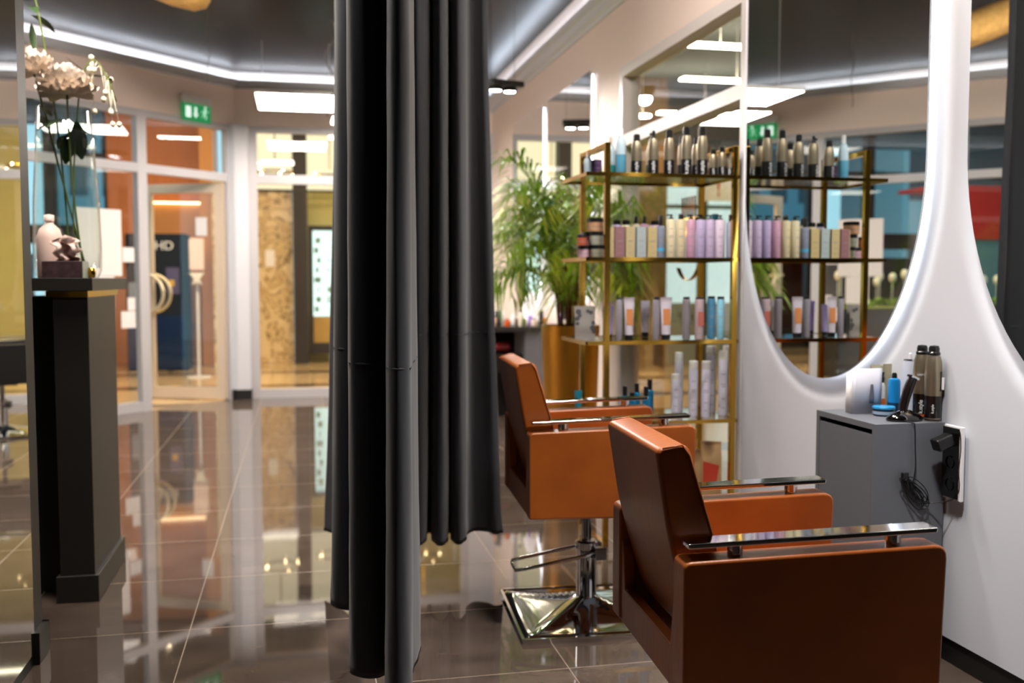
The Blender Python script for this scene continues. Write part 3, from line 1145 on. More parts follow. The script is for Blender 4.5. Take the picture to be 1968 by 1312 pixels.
def make_chair(label, leather, metal, lift=0., name='salon_chair', cat='chair', group='tan salon chairs'):
    t = thing(name, label, cat, group=group)
    W = .285
    z = lambda v: v + lift
    # arm panels
    for s in (-1, 1):
        y0, y1 = (W - .07, W) if s > 0 else (-W, -W + .07)
        bm = newbm()
        prism(bm, rounded_poly([(-.255, z(.415)), (.298, z(.408)), (.308, z(.715)), (-.255, z(.700))], [.008, .02, .03, .015], 4), 'y', y0, y1)
        o = obj('arm_panel', bm, leather, t, bevel=.022, bseg=5)
        # stitched seam along the top edge
        bm = newbm()
        ye = s * (W - .004)
        tube(bm, [(-.25, ye, z(.695)), (-.1, ye, z(.7)), (.1, ye, z(.7035)), (.29, ye, z(.708))], .0022, 5)
        obj('seam', bm, leather, t, smooth=True)
        # chrome armrest
        bm = newbm()
        yc = s * (W - .035)
        prism(bm, [(-.244, z(.724)), (.287, z(.738)), (.290, z(.749)), (-.244, z(.735))], 'y', yc - .028, yc + .028)
        ar = obj('armrest', bm, metal, t, bevel=.003, bseg=2)
        for xx, zz in ((-.138, .693), (.205, .700)):
            bm = newbm(); lathe(bm, [(0, 0), (.016, 0), (.016, .04), (0, .04)], 20, c=(xx, yc, z(zz)))
            obj('armrest_post', bm, metal, ar, smooth=False)
            auto(COL.objects[-1] if False else bpy.data.objects[-1]) if False else None
    # seat
    bm = newbm()
    prism(bm, rounded_poly([(-.19, z(.425)), (.29, z(.425)), (.305, z(.545)), (-.17, z(.52))], [.01, .03, .04, .01], 4), 'y', -W + .073, W - .073)
    obj('seat', bm, leather, t, bevel=.018, bseg=4)
    # leaning back, slightly crowned
    bm = newbm()
    pr_ = rounded_poly([(-.20, z(.50)), (-.262, z(.72)), (-.292, z(.913)), (-.222, z(.926)), (-.166, z(.735)), (-.105, z(.50))], [0, .05, .014, .026, .05, 0], 5)
    prism(bm, pr_, 'y', -W + .078, W - .078)
    obj('backrest', bm, leather, t, bevel=.012, bseg=4)
    for s in (-1, 1):
        bm = newbm()
        ye = s * (W - .0775)
        tube(bm, [(-.118, ye, z(.53)), (-.170, ye, z(.735)), (-.221, ye, z(.900)), (-.236, ye, z(.9215)), (-.278, ye, z(.915))], .0026, 5)
        obj('piping', bm, leather, t, smooth=True)
    # rear rail between the side panels, with the slot above it
    bm = newbm()
    hw_ = W - .068
    pts = [(-hw_, z(.412)), (hw_, z(.412)), (hw_, z(.62))]
    for i in range(9):
        a = i / 8 * PI / 2
        pts.append((hw_ - .035 * math.sin(a) - .0, z(.62 - .0) - .12 * math.sin(a) ** 2 - .0))
    for i in range(9):
        a = (1 - i / 8) * PI / 2
        pts.append((-hw_ + .035 * math.sin(a), z(.62) - .12 * math.sin(a) ** 2))
    pts.append((-hw_, z(.62)))
    clean = []
    for p in pts:
        if not clean or (Vector(p) - Vector(clean[-1])).length > 1e-4:
            clean.append(p)
    if (Vector(clean[0]) - Vector(clean[-1])).length < 1e-4:
        clean.pop()
    prism(bm, clean, 'x', -.250, -.222)
    obj('rear_rail', bm, leather, t, bevel=.007, bseg=3)
    # under-seat plate, piston, column
    bm = newbm(); box(bm, -.12, .12, -.12, .12, z(.385), z(.41)); obj('seat_plate', bm, M_BLKPL, t)
    bm = newbm(); lathe(bm, [(0, .24), (.018, .24), (.018, z(.388)), (0, z(.388))], 24); auto(obj('piston', bm, M_DKCHROME, t))
    bm = newbm(); lathe(bm, [(0, .045), (.050, .045), (.050, .055), (.040, .062), (.036, .07), (.036, .235), (.040, .238), (.040, .262), (.034, .268), (0, .268)], 32); auto(obj('column', bm, metal, t))
    # base: square chrome plate swept up to the column
    bm = newbm()
    n = 28
    hb = .272
    grid = []
    for j in range(n + 1):
        row = []
        for i in range(n + 1):
            x = -hb + 2 * hb * i / n; y = -hb + 2 * hb * j / n
            m_ = max(abs(x), abs(y)) / hb
            dd = min(abs(abs(x) - abs(y)) / hb, 1)
            zz = .014 + .062 * (1 - m_) ** 1.7 + .010 * (1 - m_) * math.exp(-(dd / .10) ** 2)
            if m_ > .97:
                zz = .008
            row.append(bm.verts.new((x, y, zz)))
        grid.append(row)
    for j in range(n):
        for i in range(n):
            bm.faces.new((grid[j][i], grid[j][i + 1], grid[j + 1][i + 1], grid[j + 1][i]))
    obj('base_plate', bm, metal, t, smooth=True)
    bm = newbm()
    box(bm, -hb - .003, hb + .003, -hb - .003, -hb + .006, 0, .016); box(bm, -hb - .003, hb + .003, hb - .006, hb + .003, 0, .016)
    box(bm, -hb - .003, -hb + .006, -hb, hb, 0, .016); box(bm, hb - .006, hb + .003, -hb, hb, 0, .016)
    obj('base_rim', bm, metal, t)
    # pump pedal: bent rod loop and its hinge
    bm = newbm()
    tube(bm, [(.03, -.050, .235), (-.02, -.052, .222), (-.235, -.052, .185), (-.262, -.045, .180), (-.268, .0, .187), (-.262, .045, .190), (-.235, .052, .195), (-.02, .052, .232), (.03, .050, .245)], .0065, 8)
    obj('pump_pedal', bm, metal, t, smooth=True)
    bm = newbm()
    box(bm, .02, .062, -.058, -.030, .205, .250); box(bm, .02, .062, .030, .058, .205, .250); box(bm, .034, .056, -.03, .03, .21, .235)
    obj('pedal_hinge', bm, M_DKCHROME, t, bevel=.003)
    return t


c2 = make_chair('tan leather salon chair on chrome square base, the farther one beside the curtain', M_LEATHER, M_CHROME, 0)
c2.location = (.995, 3.38, 0); c2.rotation_euler = (0, 0, math.radians(-3.6))
c1 = make_chair('tan leather salon chair nearest the camera, beside the grey cabinet', M_LEATHER, M_CHROME, -.060)
c1.location = (1.008, 2.085, 0); c1.rotation_euler = (0, 0, math.radians(-3.6))
M_BLKLEA = mat('black_leather', '#151515', .35)
c3 = make_chair('black salon chair with chrome base, seen in the left mirror', M_BLKLEA, M_CHROME, 0, group=None)
c3.location = (.62, 8.3, 0); c3.rotation_euler = (0, 0, math.radians(170))
c3['category'] = 'chair'

# ------------------------------------------------------------------ grey cabinet by the near chair
CAB = (1.712, 1.956, 2.718, 3.072, .755)
t = thing('wall_cabinet', 'matt graphite cabinet against the white wall between the two mirrors', 'cabinet', (CAB[0], CAB[2], 0))
bm = newbm()
dx, dy, dz = CAB[1] - CAB[0], CAB[3] - CAB[2], CAB[4]
box(bm, .004, dx, 0, .018, .12, dz); box(bm, .004, dx, dy - .018, dy, .12, dz)
box(bm, .004, dx, .018, dy - .018, dz - .018, dz); box(bm, .004, dx, .018, dy - .018, .12, .138); box(bm, dx - .01, dx, .018, dy - .018, .138, dz - .018)
obj('body', bm, M_GREYCAB, t)
bm = newbm(); box(bm, .006, .024, .022, dy - .02, .142, dz - .034); dr = obj('door', bm, M_GREYCAB, t)
bm = newbm(); box(bm, .03, dx, .02, dy - .02, 0, .12); obj('plinth', bm, M_BLK, t)

# socket panel
t = thing('socket_panel', 'glossy black socket strip in a white frame right of the grey cabinet', 'socket', (1.957, 2.665, .64))
bm = newbm(); box(bm, -.012, .0, -.042, .042, -.115, .112); obj('frame', bm, M_WHITE, t, bevel=.002)
bm = newbm(); box(bm, -.017, -.0122, -.034, .042, -.110, .107); obj('face_plate', bm, M_GLOSSBLK, t, bevel=.002)
for zz in (.0, -.068):
    bm = newbm(); lathe(bm, [(.017, 0), (.020, 0), (.020, .003), (.017, .003)], 20, M=Matrix.Translation((-.0172, .004, zz)) @ Matrix.Rotation(-PI / 2, 4, 'Y')); obj('outlet', bm, M_BLKPL, t)
# charger plug with its cord
t = thing('power_adapter', 'black plug-in charger in the top socket with a looping cord', 'charger', (1.935, 2.662, .705))
bm = newbm(); box(bm, -.055, .0048, -.02, .02, -.012, .026, M=Matrix.Rotation(-.35, 4, 'Y')); obj('plug_body', bm, M_BLKPL, t, bevel=.006)
bm = newbm()
base = Vector((1.935, 2.662, .705))
pts = [(1.945, 2.655, .735), (1.943, 2.632, .742), (1.944, 2.625, .69), (1.945, 2.632, .62), (1.944, 2.628, .56), (1.944, 2.66, .525), (1.90, 2.702, .508), (1.86, 2.708, .505)]
tube(bm, [Vector(p) - base for p in catmull(pts, 6)], .0018, 6)
obj('cord', bm, M_BLKPL, t, smooth=True)
# coiled cable on the cabinet side
t = thing('coiled_cord', 'bundle of thin black cord hanging on the side of the grey cabinet', 'cord', (1.84, 2.712, .56))
for k in range(9):
    bm = newbm()
    th = -.85 + .16 * math.sin(k * 2.3)
    la, sa_ = .054 + .006 * math.sin(k * 1.7), .007 + .0016 * k
    cx_, cz_ = .012 * math.sin(k * 1.1), -.012 + .008 * math.cos(k * 1.9)
    pts = []
    for i in range(24):
        a = 2 * PI * i / 24
        u_, v_ = la * math.cos(a), sa_ * math.sin(a) * (1 + .4 * math.cos(a))
        pts.append((cx_ + u_ * math.cos(th) - v_ * math.sin(th), -.003 - .0022 * k + .003 * math.sin(a * 2 + k), cz_ + u_ * math.sin(th) + v_ * math.cos(th)))
    tube(bm, pts, .0016, 5, closed=True)
    obj('loop', bm, M_BLKPL, t, smooth=True)
bm = newbm(); box(bm, -.040, -.018, -.014, -.002, .024, .046); obj('tie', bm, M_BLKPL, t, bevel=.003)
bm = newbm(); tube(bm, catmull([(.0, -.004, .0), (.008, -.006, .06), (.006, -.004, .13), (.004, -.003, .19), (.0, .004, .197), (-.01, .04, .199)], 6), .0018, 6); obj('lead', bm, M_BLKPL, t, smooth=True)

# ------------------------------------------------------------------ hair products
def lz(parts, seg=24):
    """parts: list of (name, material, profile)"""
    return parts


MESHC = {}


def part_mesh(key, fn, m):
    k = (key, m.name)
    if k not in MESHC:
        bm = newbm(); fn(bm)
        bmesh.ops.recalc_face_normals(bm, faces=bm.faces[:])
        me = bpy.data.meshes.new(key if isinstance(key, str) else key[0])
        bm.to_mesh(me); bm.free()
        me.materials.append(m)
        b2 = bmesh.new(); b2.from_mesh(me)
        for f_ in b2.faces:
            f_.smooth = True
        for e_ in b2.edges:
            if len(e_.link_faces) == 2:
                e_.smooth = e_.calc_face_angle(0) < .6
        b2.to_mesh(me); b2.free()
        MESHC[k] = me
    return MESHC[k]


def addpart(t, name, key, fn, m):
    o = bpy.data.objects.new(name, part_mesh(key, fn, m))
    COL.objects.link(o)
    o.parent = t
    return o


M_CHAMP = mat('champagne_metal', '#958a75', .34, .8)
M_BLKCAP = mat('black_cap', '#141416', .35)
M_CLEARCAP = glass_mat('clear_cap', (.88, .9, .9), 1.)
M_LET = mat('white_print', '#e8e8e8', .5)
M_LETG = mat('grey_print', '#8d8a90', .5)


def pmat(c, rough=.4, **k):
    return mat('plastic_' + c.lstrip('#'), c, rough, **k)


def gold_spray(label, x, y, z, h=.2, r=.0243, clear=False, pump=False, group='gold and black spray bottles', text=True, rz=0.):
    t = thing('spray_bottle', label, 'bottle', (x, y, z), rz, group)
    hb = h * .33
    addpart(t, 'base_sleeve', ('gs_b', h, r), lambda b: lathe(b, [(0, 0), (r * .92, 0), (r, .004), (r, hb), (r * .98, hb)], 24), M_BLKCAP)
    addpart(t, 'body', ('gs_m', h, r), lambda b: lathe(b, [(r * .995, hb), (r * .99, h * .55), (r * .90, h * .70), (r * .70, h * .80), (r * .6, h * .81), (0, h * .81)], 24), M_CHAMP)
    if pump:
        def f_(b):
            lathe(b, [(r * .55, h * .81), (r * .5, h * .86), (r * .3, h * .88), (r * .3, h * .97), (0, h)], 16)
            tube(b, [(0, 0, h * .93), (-r * .7, 0, h * .90)], r * .22, 8)
        addpart(t, 'pump', ('gs_p', h, r), f_, M_BLKCAP)
    else:
        addpart(t, 'cap', ('gs_c', h, r), lambda b: lathe(b, [(r * .62, h * .81), (r * .60, h * .96), (r * .4, h * .985), (0, h * .985)], 20), M_BLKCAP)
    if clear:
        addpart(t, 'clear_cap', ('gs_cc', h, r), lambda b: lathe(b, [(r * .74, h * .80), (r * .72, h * 1.0), (r * .5, h * 1.02), (0, h * 1.02)], 20), M_CLEARCAP)
    if text:
        k = ('kstyle', h)
        if k not in MESHC:
            o = text_mesh('k.style', hb * .34, M_LET, t, (0, 0, 0), (0, 0, 0))
            MESHC[k] = o.data
        else:
            o = bpy.data.objects.new('lettering', MESHC[k]); COL.objects.link(o); o.parent = t
        an = -PI / 2 - .35
        o.location = (math.cos(an) * (r + .0006), math.sin(an) * (r + .0006), hb * .5)
        o.rotation_euler = Matrix.Rotation(an + PI / 2, 4, 'Z').to_euler()
        o.matrix_local = Matrix.Translation(o.location) @ Matrix.Rotation(an + PI / 2, 4, 'Z') @ Matrix.Rotation(PI / 2, 4, 'X') @ Matrix.Rotation(PI / 2, 4, 'Z')
    return t


def round_bottle(label, x, y, z, h, r, body, cap, capf=.12, neck=.5, name='shampoo_bottle', cat='bottle', group=None, pump=False, text=True, shoulder=.06):
    t = thing(name, label, cat, (x, y, z), 0, group)
    hc = h * (1 - capf)
    addpart(t, 'body', ('rb', h, r, capf, neck, shoulder), lambda b: lathe(b, [(0, 0), (r * .94, 0), (r, .004), (r, hc * (1 - shoulder)), (r * .9, hc * (1 - shoulder * .3)), (r * neck, hc), (0, hc)], 24), body)
    if pump:
        def f_(b):
            lathe(b, [(r * neck, hc), (r * neck, hc + h * .03), (r * .18, hc + h * .035), (r * .18, h * .97), (0, h * .97)], 16)
            box(b, -r * .95, r * .3, -r * .2, r * .2, h * .955, h * .985)
        addpart(t, 'pump', ('rbp', h, r, capf, neck), f_, cap)
    else:
        addpart(t, 'cap', ('rbc', h, r, capf, neck), lambda b: lathe(b, [(r * neck, hc + .0005), (r * neck, h * .99), (r * neck * .9, h), (0, h)], 20), cap)
    if text:
        def g_(b):
            for q, w in ((.74, .5), (.56, .7), (.52, .6), (.30, .5), (.14, .4)):
                for s_ in range(6):
                    a0 = -PI / 2 - .3 + (s_ - 3) * w * .28
                    a1 = a0 + w * .28
                    rr = r * 1.006
                    v = [b.verts.new((rr * math.cos(a), rr * math.sin(a), hc * q + dz_)) for a, dz_ in ((a0, 0), (a1, 0), (a1, hc * .014), (a0, hc * .014))]
                    b.faces.new(v)
        addpart(t, 'label_print', ('rbt', h, r, capf), g_, M_LETG)
    return t


def carton(label, x, y, z, w, dd, h, m, group, rz=0.):
    t = thing('product_box', label, 'box', (x, y, z), rz, group)
    addpart(t, 'carton', ('ct', w, dd, h), lambda b: box(b, -w / 2, w / 2, -dd / 2, dd / 2, 0, h), m)

    def g_(b):
        for q, ww in ((.82, .4), (.55, .6), (.52, .5), (.35, .4), (.15, .5)):
            box(b, -w * ww / 2, w * ww / 2, -dd / 2 - .0006, -dd / 2 - .0001, h * q, h * q + h * .012)
    addpart(t, 'printing', ('ctp', w, dd, h), g_, M_LETG)
    return t


def jar(label, x, y, z, r, h, m, group='round hair mask jars'):
    t = thing('cosmetic_jar', label, 'jar', (x, y, z), 0, group)
    addpart(t, 'jar_body', ('jr', r, h), lambda b: lathe(b, [(0, 0), (r * .96, 0), (r, .003), (r, h * .70), (0, h * .70)], 28), m)
    addpart(t, 'lid', ('jl', r, h), lambda b: lathe(b, [(0, h * .705), (r * 1.03, h * .705), (r * 1.03, h * .96), (r * .98, h), (0, h)], 28), M_BLKCAP)
    addpart(t, 'label_print', ('jp', r, h), lambda b: lathe(b, [(r * 1.004, h * .34), (r * 1.004, h * .38)], 28), M_LETG)
    return t


def squeeze_tube(label, x, y, z, w, h, m, cap, group=None, patch=None, rz=0., d=.032):
    """stands on its cap, flat crimp at the top"""
    t = thing('squeeze_tube', label, 'tube', (x, y, z), rz, group)
    hc = h * .12

    def f_(b):
        n = 20
        prev = None
        for j in range(7):
            u = j / 6
            zz = hc + (h - hc) * u
            a = w * (.36 + .14 * u); c_ = d / 2 * (1 - u) ** .8 + .0012
            ring = [b.verts.new((a * math.cos(2 * PI * i / n), c_ * math.sin(2 * PI * i / n), zz)) for i in range(n)]
            if prev:
                for i in range(n):
                    k = (i + 1) % n
                    b.faces.new((prev[i], prev[k], ring[k], ring[i]))
            else:
                b.faces.new(ring[::-1])
            prev = ring
        b.faces.new(prev)
    addpart(t, 'tube_body', ('sq', w, h, d), f_, m)
    addpart(t, 'cap', ('sqc', w, h, d), lambda b: lathe(b, [(0, 0), (w * .36, 0), (w * .37, hc), (0, hc)], 22, M=Matrix.Diagonal((1, d / (w * .74), 1, 1))), cap)
    if patch:
        def g_(b):
            v = []
            n = 5
            for j in range(n + 1):
                q = .35 + .38 * j / n
                u = (h * q - hc) / (h - hc)
                yy = -(d / 2 * (1 - u) ** .8 + .0016)
                v.append([b.verts.new((s_ * w * .30, yy * (1 if s_ == 0 else .86) - .0006, h * q)) for s_ in (-1, 0, 1)])
            for j in range(n):
                for k in range(2):
                    b.faces.new((v[j][k], v[j][k + 1], v[j + 1][k + 1], v[j + 1][k]))
        addpart(t, 'label_patch', ('sqp', w, h, d), g_, patch)
    return t


# ------------------------------------------------------------------ gold shelf stand
SX0, SX1, SY0, SY1 = 1.222, 1.935, 4.17, 4.59
PX = (1.32, 1.918); PY = (4.19, 4.57)
SZ = [1.66, 1.292, .925, .565, .19]
t = thing('shelf_stand', 'brass shelf stand with five glass shelves full of hair products', 'shelf', (1.6, 4.38, 0))
for px in PX:
    for py in PY:
        bm = newbm(); box(bm, px - .0125 - 1.6, px + .0125 - 1.6, py - .0125 - 4.38, py + .0125 - 4.38, 0, 1.79); obj('post', bm, M_GOLD, t, bevel=.0015)
    bm = newbm(); box(bm, px - .0125 - 1.6, px + .0125 - 1.6, PY[0] + .0125 - 4.38, PY[1] - .0125 - 4.38, 1.765, 1.79); obj('top_rail', bm, M_GOLD, t, bevel=.0015)
    bm = newbm(); box(bm, px - .0125 - 1.6, px + .0125 - 1.6, PY[0] + .0125 - 4.38, PY[1] - .0125 - 4.38, .0, .022); obj('foot_rail', bm, M_GOLD, t, bevel=.0015)
for z in SZ:
    bm = newbm()
    a, b, c, d_ = SX0 - 1.6, SX1 - 1.6, SY0 - 4.38, SY1 - 4.38
    box(bm, a, b, c, c + .006, z - .016, z + .001); box(bm, a, b, d_ - .006, d_, z - .016, z + .001)
    box(bm, a, a + .006, c, d_, z - .016, z + .001); box(bm, b - .006, b, c, d_, z - .016, z + .001)
    sh = obj('shelf_rim', bm, M_GOLD, t)
    bm = newbm(); box(bm, a + .006, b - .006, c + .006, d_ - .006, z - .009, z - .001); obj('glass_shelf', bm, M_CLEAR, sh)

YF, YB = 4.255, 4.40
G1 = 'spray bottles on the top glass shelf'
# top shelf
z = SZ[0]
gold_spray('gold and black bottle, first after the blue one on the top shelf', xat(1221, YF), YF, z, .182, clear=False, group=G1)
gold_spray('gold and black pump bottle, second in the top shelf front row', xat(1253, YF), YF, z, .200, pump=True, group=G1)
gold_spray('gold and black bottle, third in the top shelf front row', xat(1283, YF), YF, z, .205, group=G1)
gold_spray('tall gold bottle under clear cap, fourth in the top shelf front row', xat(1316, YF), YF, z, .222, clear=True, group=G1)
gold_spray('tall gold bottle under clear cap, fifth in the top shelf front row', xat(1346, YF), YF, z, .222, clear=True, group=G1)
gold_spray('gold bottle half hidden behind the second front bottle, top shelf', xat(1249, YB), YB, z, .185, clear=True, group=G1)
gold_spray('gold bottle half hidden behind the fourth front bottle, top shelf', xat(1309, YB), YB, z, .20, clear=True, group=G1)
gold_spray('gold bottle half hidden left of the fifth front bottle, top shelf', xat(1336, YB), YB, z, .20, group=G1)
gold_spray('short gold bottle under clear dome, left of the shelf end trio', xat(1367, YF + .03), YF + .03, z, .128, .019, clear=True, group=G1)
gold_spray('short gold bottle under clear dome, middle of the shelf end trio', xat(1384, YF), YF, z, .135, .019, clear=True, group=G1)
gold_spray('short gold bottle under clear dome, right of the shelf end trio', xat(1397, YF + .03), YF + .03, z, .128, .019, clear=True, group=G1)
M_BLUELIQ = pmat('#4f8aa4', .2)
M_PALEB = pmat('#a8bcc6', .2)


def two_tone(label, x, y, z, h, r, low, high, capm, frac=.42):
    t = thing('spray_bottle', label, 'bottle', (x, y, z), 0, G1)
    addpart(t, 'liquid_section', ('tt1', h, r, frac), lambda b: lathe(b, [(0, 0), (r * .94, 0), (r, .004), (r, h * frac), (0, h * frac)], 24), low)
    addpart(t, 'body', ('tt2', h, r, frac), lambda b: lathe(b, [(r, h * frac + .0003), (r * .98, h * .6), (r * .78, h * .75), (r * .4, h * .82), (0, h * .82)], 24), high)
    addpart(t, 'cap', ('tt3', h, r, frac), lambda b: lathe(b, [(r * .42, h * .82), (r * .42, h * .97), (r * .3, h), (0, h)], 16), capm)


two_tone('clear spray bottle with blue liquid on the top shelf, by the front post', xat(1191, YF), YF, z, .205, .024, M_BLUELIQ, M_PALEB, M_WHITE)
two_tone('clear bottle with teal liquid and white cap, behind the front left post', xat(1172, YB), YB, z, .185, .022, pmat('#2f8a86', .15), M_PALEB, M_PINKW, .3)
carton('purple box on the top shelf between the left posts', xat(1145, YB + .05), YB + .05, z, .04, .04, .085, pmat('#4a2e58', .5), 'boxes on the gold shelves')
two_tone('small pale bottle at the left end of the top shelf', xat(1129, YB + .06), YB + .06, z, .12, .02, M_PALEB, M_PALEB, M_WHITE, .3)

# second shelf
z = SZ[1]
cream = pmat('#cfc3a2'); pink = pmat('#b98da2'); pinkl = pmat('#c6a2b0'); lav = pmat('#ab9cbd'); lav2 = pmat('#b6a4c0'); palep = pmat('#cdbccb')
mauve = pmat('#8a6468'); beige = pmat('#b7a67c'); paleblue = pmat('#a3aead'); greycl = pmat('#9a9aac', .25); sage = pmat('#a3a48c'); peach = pmat('#d9ab82'); terr = pmat('#b05a3c')
G2 = 'bottles on the second glass shelf'
GB = 'boxes on the gold shelves'
carton('narrow beige box beside the front left post, second shelf', xat(1177, YF + .02), YF + .02, z, .036, .036, .135, beige, GB)
carton('mauve box on the second shelf, first full box of the row', xat(1188, YF), YF, z, .042, .04, .137, mauve, GB)
carton('beige box right of the mauve box, second shelf', xat(1208, YF), YF, z, .041, .04, .137, beige, GB)
carton('pale blue-grey box on the second shelf', xat(1229, YF), YF, z, .041, .04, .138, paleblue, GB)
carton('beige box right of the pale blue one, second shelf', xat(1250, YF), YF, z, .041, .04, .137, pmat('#bba878'), GB)
round_bottle('lavender bottle with black cap behind the mauve box', xat(1184, YB), YB, z, .175, .022, lav, M_BLKCAP, group=G2, neck=.8)
round_bottle('cream bottle with flat black cap behind the beige box', xat(1202, YB), YB, z, .175, .022, cream, M_BLKCAP, group=G2, neck=.8)
round_bottle('cream bottle with spray top behind the pale blue box', xat(1220, YB), YB, z, .195, .022, cream, M_BLKCAP, .18, .4, group=G2)
round_bottle('pink bottle with spray top behind the row of boxes', xat(1237, YB), YB, z, .195, .022, pink, M_BLKCAP, .18, .4, group=G2)
round_bottle('pink bottle with flat black cap behind the last box', xat(1257, YB), YB, z, .175, .024, pinkl, M_BLKCAP, group=G2, neck=.8)
t_ = round_bottle('clear spray bottle with blue print between boxes and cream bottles', xat(1268, YF), YF, z, .19, .019, pmat('#7f8698', .15), M_BLKCAP, .24, .5, group=G2)
addpart(t_, 'blue_label', 'blue_label', lambda b: lathe(b, [(.0195, .03), (.0195, .045)], 24), pmat('#4aa6d0'))
for px, m_, lab, pm in ((1288, cream, 'cream pump bottle, left of the two tall cream ones', True), (1307, pmat('#c8ba98'), 'cream bottle with flat cap next to the pink one', False),
                        (1326, pink, 'pink pump bottle, first of the pink and lilac row', True), (1345, lav, 'lilac pump bottle right of the pink one', True),
                        (1363, lav2, 'lilac bottle, second lilac of the row by the rear post', True), (1382, palep, 'palest pink-lilac bottle at the row end', True)):
    round_bottle(lab + ', second shelf', xat(px, YF), YF, z, .198, .0215, m_, M_BLKCAP, .12, .55, group=G2, pump=pm, shoulder=.03)
round_bottle('grey translucent spray bottle by the right post, second shelf', xat(1403, YF + .02), YF + .02, z, .20, .022, greycl, M_BLKCAP, .16, .55, group=G2)
round_bottle('grey bottle half hidden at the right post, second shelf', xat(1412, YB), YB, z, .165, .022, greycl, M_BLKCAP, .1, .7, group=G2)
round_bottle('bottle with teal top behind the lilac row, second shelf', xat(1372, YB + .08), YB + .08, z, .215, .02, lav, pmat('#2d8fa8'), .12, .8, group=G2)
# jars: three tiers
YJ = 4.33
jar('large grey-green jar at the bottom of the jar stack', xat(1148, YJ), YJ, z, .033, .058, sage)
jar('large green jar in the middle tier of the jar stack', xat(1146, YJ), YJ, z + .058, .035, .060, pmat('#aeb4a0'))
jar('wide peach jar on top of the jar stack', xat(1143, YJ), YJ, z + .118, .037, .060, peach)
jar('small orange jar low in the stack beside the pink one', xat(1131, YJ + .07), YJ + .07, z, .026, .056, pmat('#d08a5c'))
jar('small pink jar low at the shelf end, under the terracotta one', xat(1120, YJ + .02), YJ + .02, z, .026, .056, pinkl)
jar('pink jar in the middle tier beside the green one', xat(1127, YJ + .05), YJ + .05, z + .056, .027, .062, pmat('#c27882'))
jar('terracotta jar in the middle tier at the shelf end', xat(1117, YJ + .0), YJ + .0, z + .056, .022, .05, terr)
jar('large green jar at the back of the shelf end', xat(1150, YJ + .17), YJ + .17, z, .033, .058, sage)
jar('cream jar stacked at the back of the shelf end', xat(1150, YJ + .17), YJ + .17, z + .058, .033, .058, cream)

# third shelf
z = SZ[2]
G3 = 'tubes and bottles on the third glass shelf'
t_ = thing('greeting_card', 'grey card with floral edge standing at the left end of the third shelf', 'card', (xat(1123, 4.30) + .012, 4.33, z), 0)
addpart(t_, 'card', 'card', lambda b: (box(b, -.046, .046, -.004, -.002, 0, .148), box(b, -.044, .048, .02, .022, 0, .15)), pmat('#a8a29c', .6))
def floral(b):
    for (cx_, cz_, rr) in ((-.032, .125, .012), (-.026, .108, .009), (-.036, .095, .010), (.012, .128, .008), (.026, .122, .009), (.038, .075, .009), (.034, .052, .012), (.040, .035, .009), (-.036, .072, .008)):
        for k in range(5):
            a = k * 1.257 + cx_ * 90
            lathe(b, [(0, -.0002), (rr * .55, 0), (0, .0002)], 8, M=Matrix.Translation((cx_ + rr * .6 * math.cos(a), -.0045, cz_ + rr * .6 * math.sin(a))) @ Matrix.Rotation(PI / 2, 4, 'X'))
addpart(t_, 'floral_print', 'floral_card', floral, pmat('#5a5a5e', .6))
orange = pmat('#c8824e', .5); white_l = pmat('#cdc5d0', .35); greyb = pmat('#8e8890', .3)
squeeze_tube('lilac squeeze tube behind the front left post, third shelf', xat(1170, YB), YB, z, .045, .15, pmat('#a89ad0'), M_BLKCAP, G3)
round_bottle('slim grey bottle with black cap, left on the third shelf', xat(1190, YF), YF, z, .192, .0145, greyb, M_BLKCAP, .06, .85, group=G3, shoulder=.02)
squeeze_tube('pale tube with orange label right of the slim grey bottle', xat(1209, YF), YF, z, .052, .19, white_l, M_BLKCAP, G3, orange)
round_bottle('slim silver-grey bottle at the middle of the third shelf', xat(1261, YF), YF, z, .192, .0165, greyb, M_BLKCAP, .07, .7, group=G3, shoulder=.05)
squeeze_tube('pale tube with orange label at the middle of the third shelf', xat(1280, YF), YF, z, .056, .19, white_l, M_BLKCAP, G3, orange)
round_bottle('grey bottle with wide black cap, right of the middle, third shelf', xat(1319, YF), YF, z, .192, .0175, pmat('#8a8288', .3), M_BLKCAP, .06, .85, group=G3, shoulder=.02)
t_ = round_bottle('pale pink bottle with rust label by the rear post, third shelf', xat(1344, YF), YF, z, .19, .0205, pmat('#bfa9ac', .35), M_BLKCAP, .05, .9, group=G3, shoulder=.02)
addpart(t_, 'rust_label', 'rust_label', lambda b: box(b, -.014, .014, -.0212, -.0185, .06, .125), pmat('#b8665a'))
round_bottle('deep blue bottle near the right post, third shelf', xat(1367, YF), YF, z, .195, .018, pmat('#4a86a8'), M_BLKCAP, .06, .9, group=G3, shoulder=.02)
round_bottle('light blue bottle next to the deep blue one, third shelf', xat(1385, YF), YF, z, .193, .0175, pmat('#84bccf'), M_BLKCAP, .06, .9, group=G3, shoulder=.02)
squeeze_tube('white tube at the back of the third shelf, mirrored beside the orange one', xat(1240, 4.50), 4.50, z, .045, .17, white_l, M_BLKCAP, G3)
squeeze_tube('violet tube at the back left of the third shelf', 1.42, 4.50, z, .046, .165, pmat('#a78fd0'), M_BLKCAP, G3)

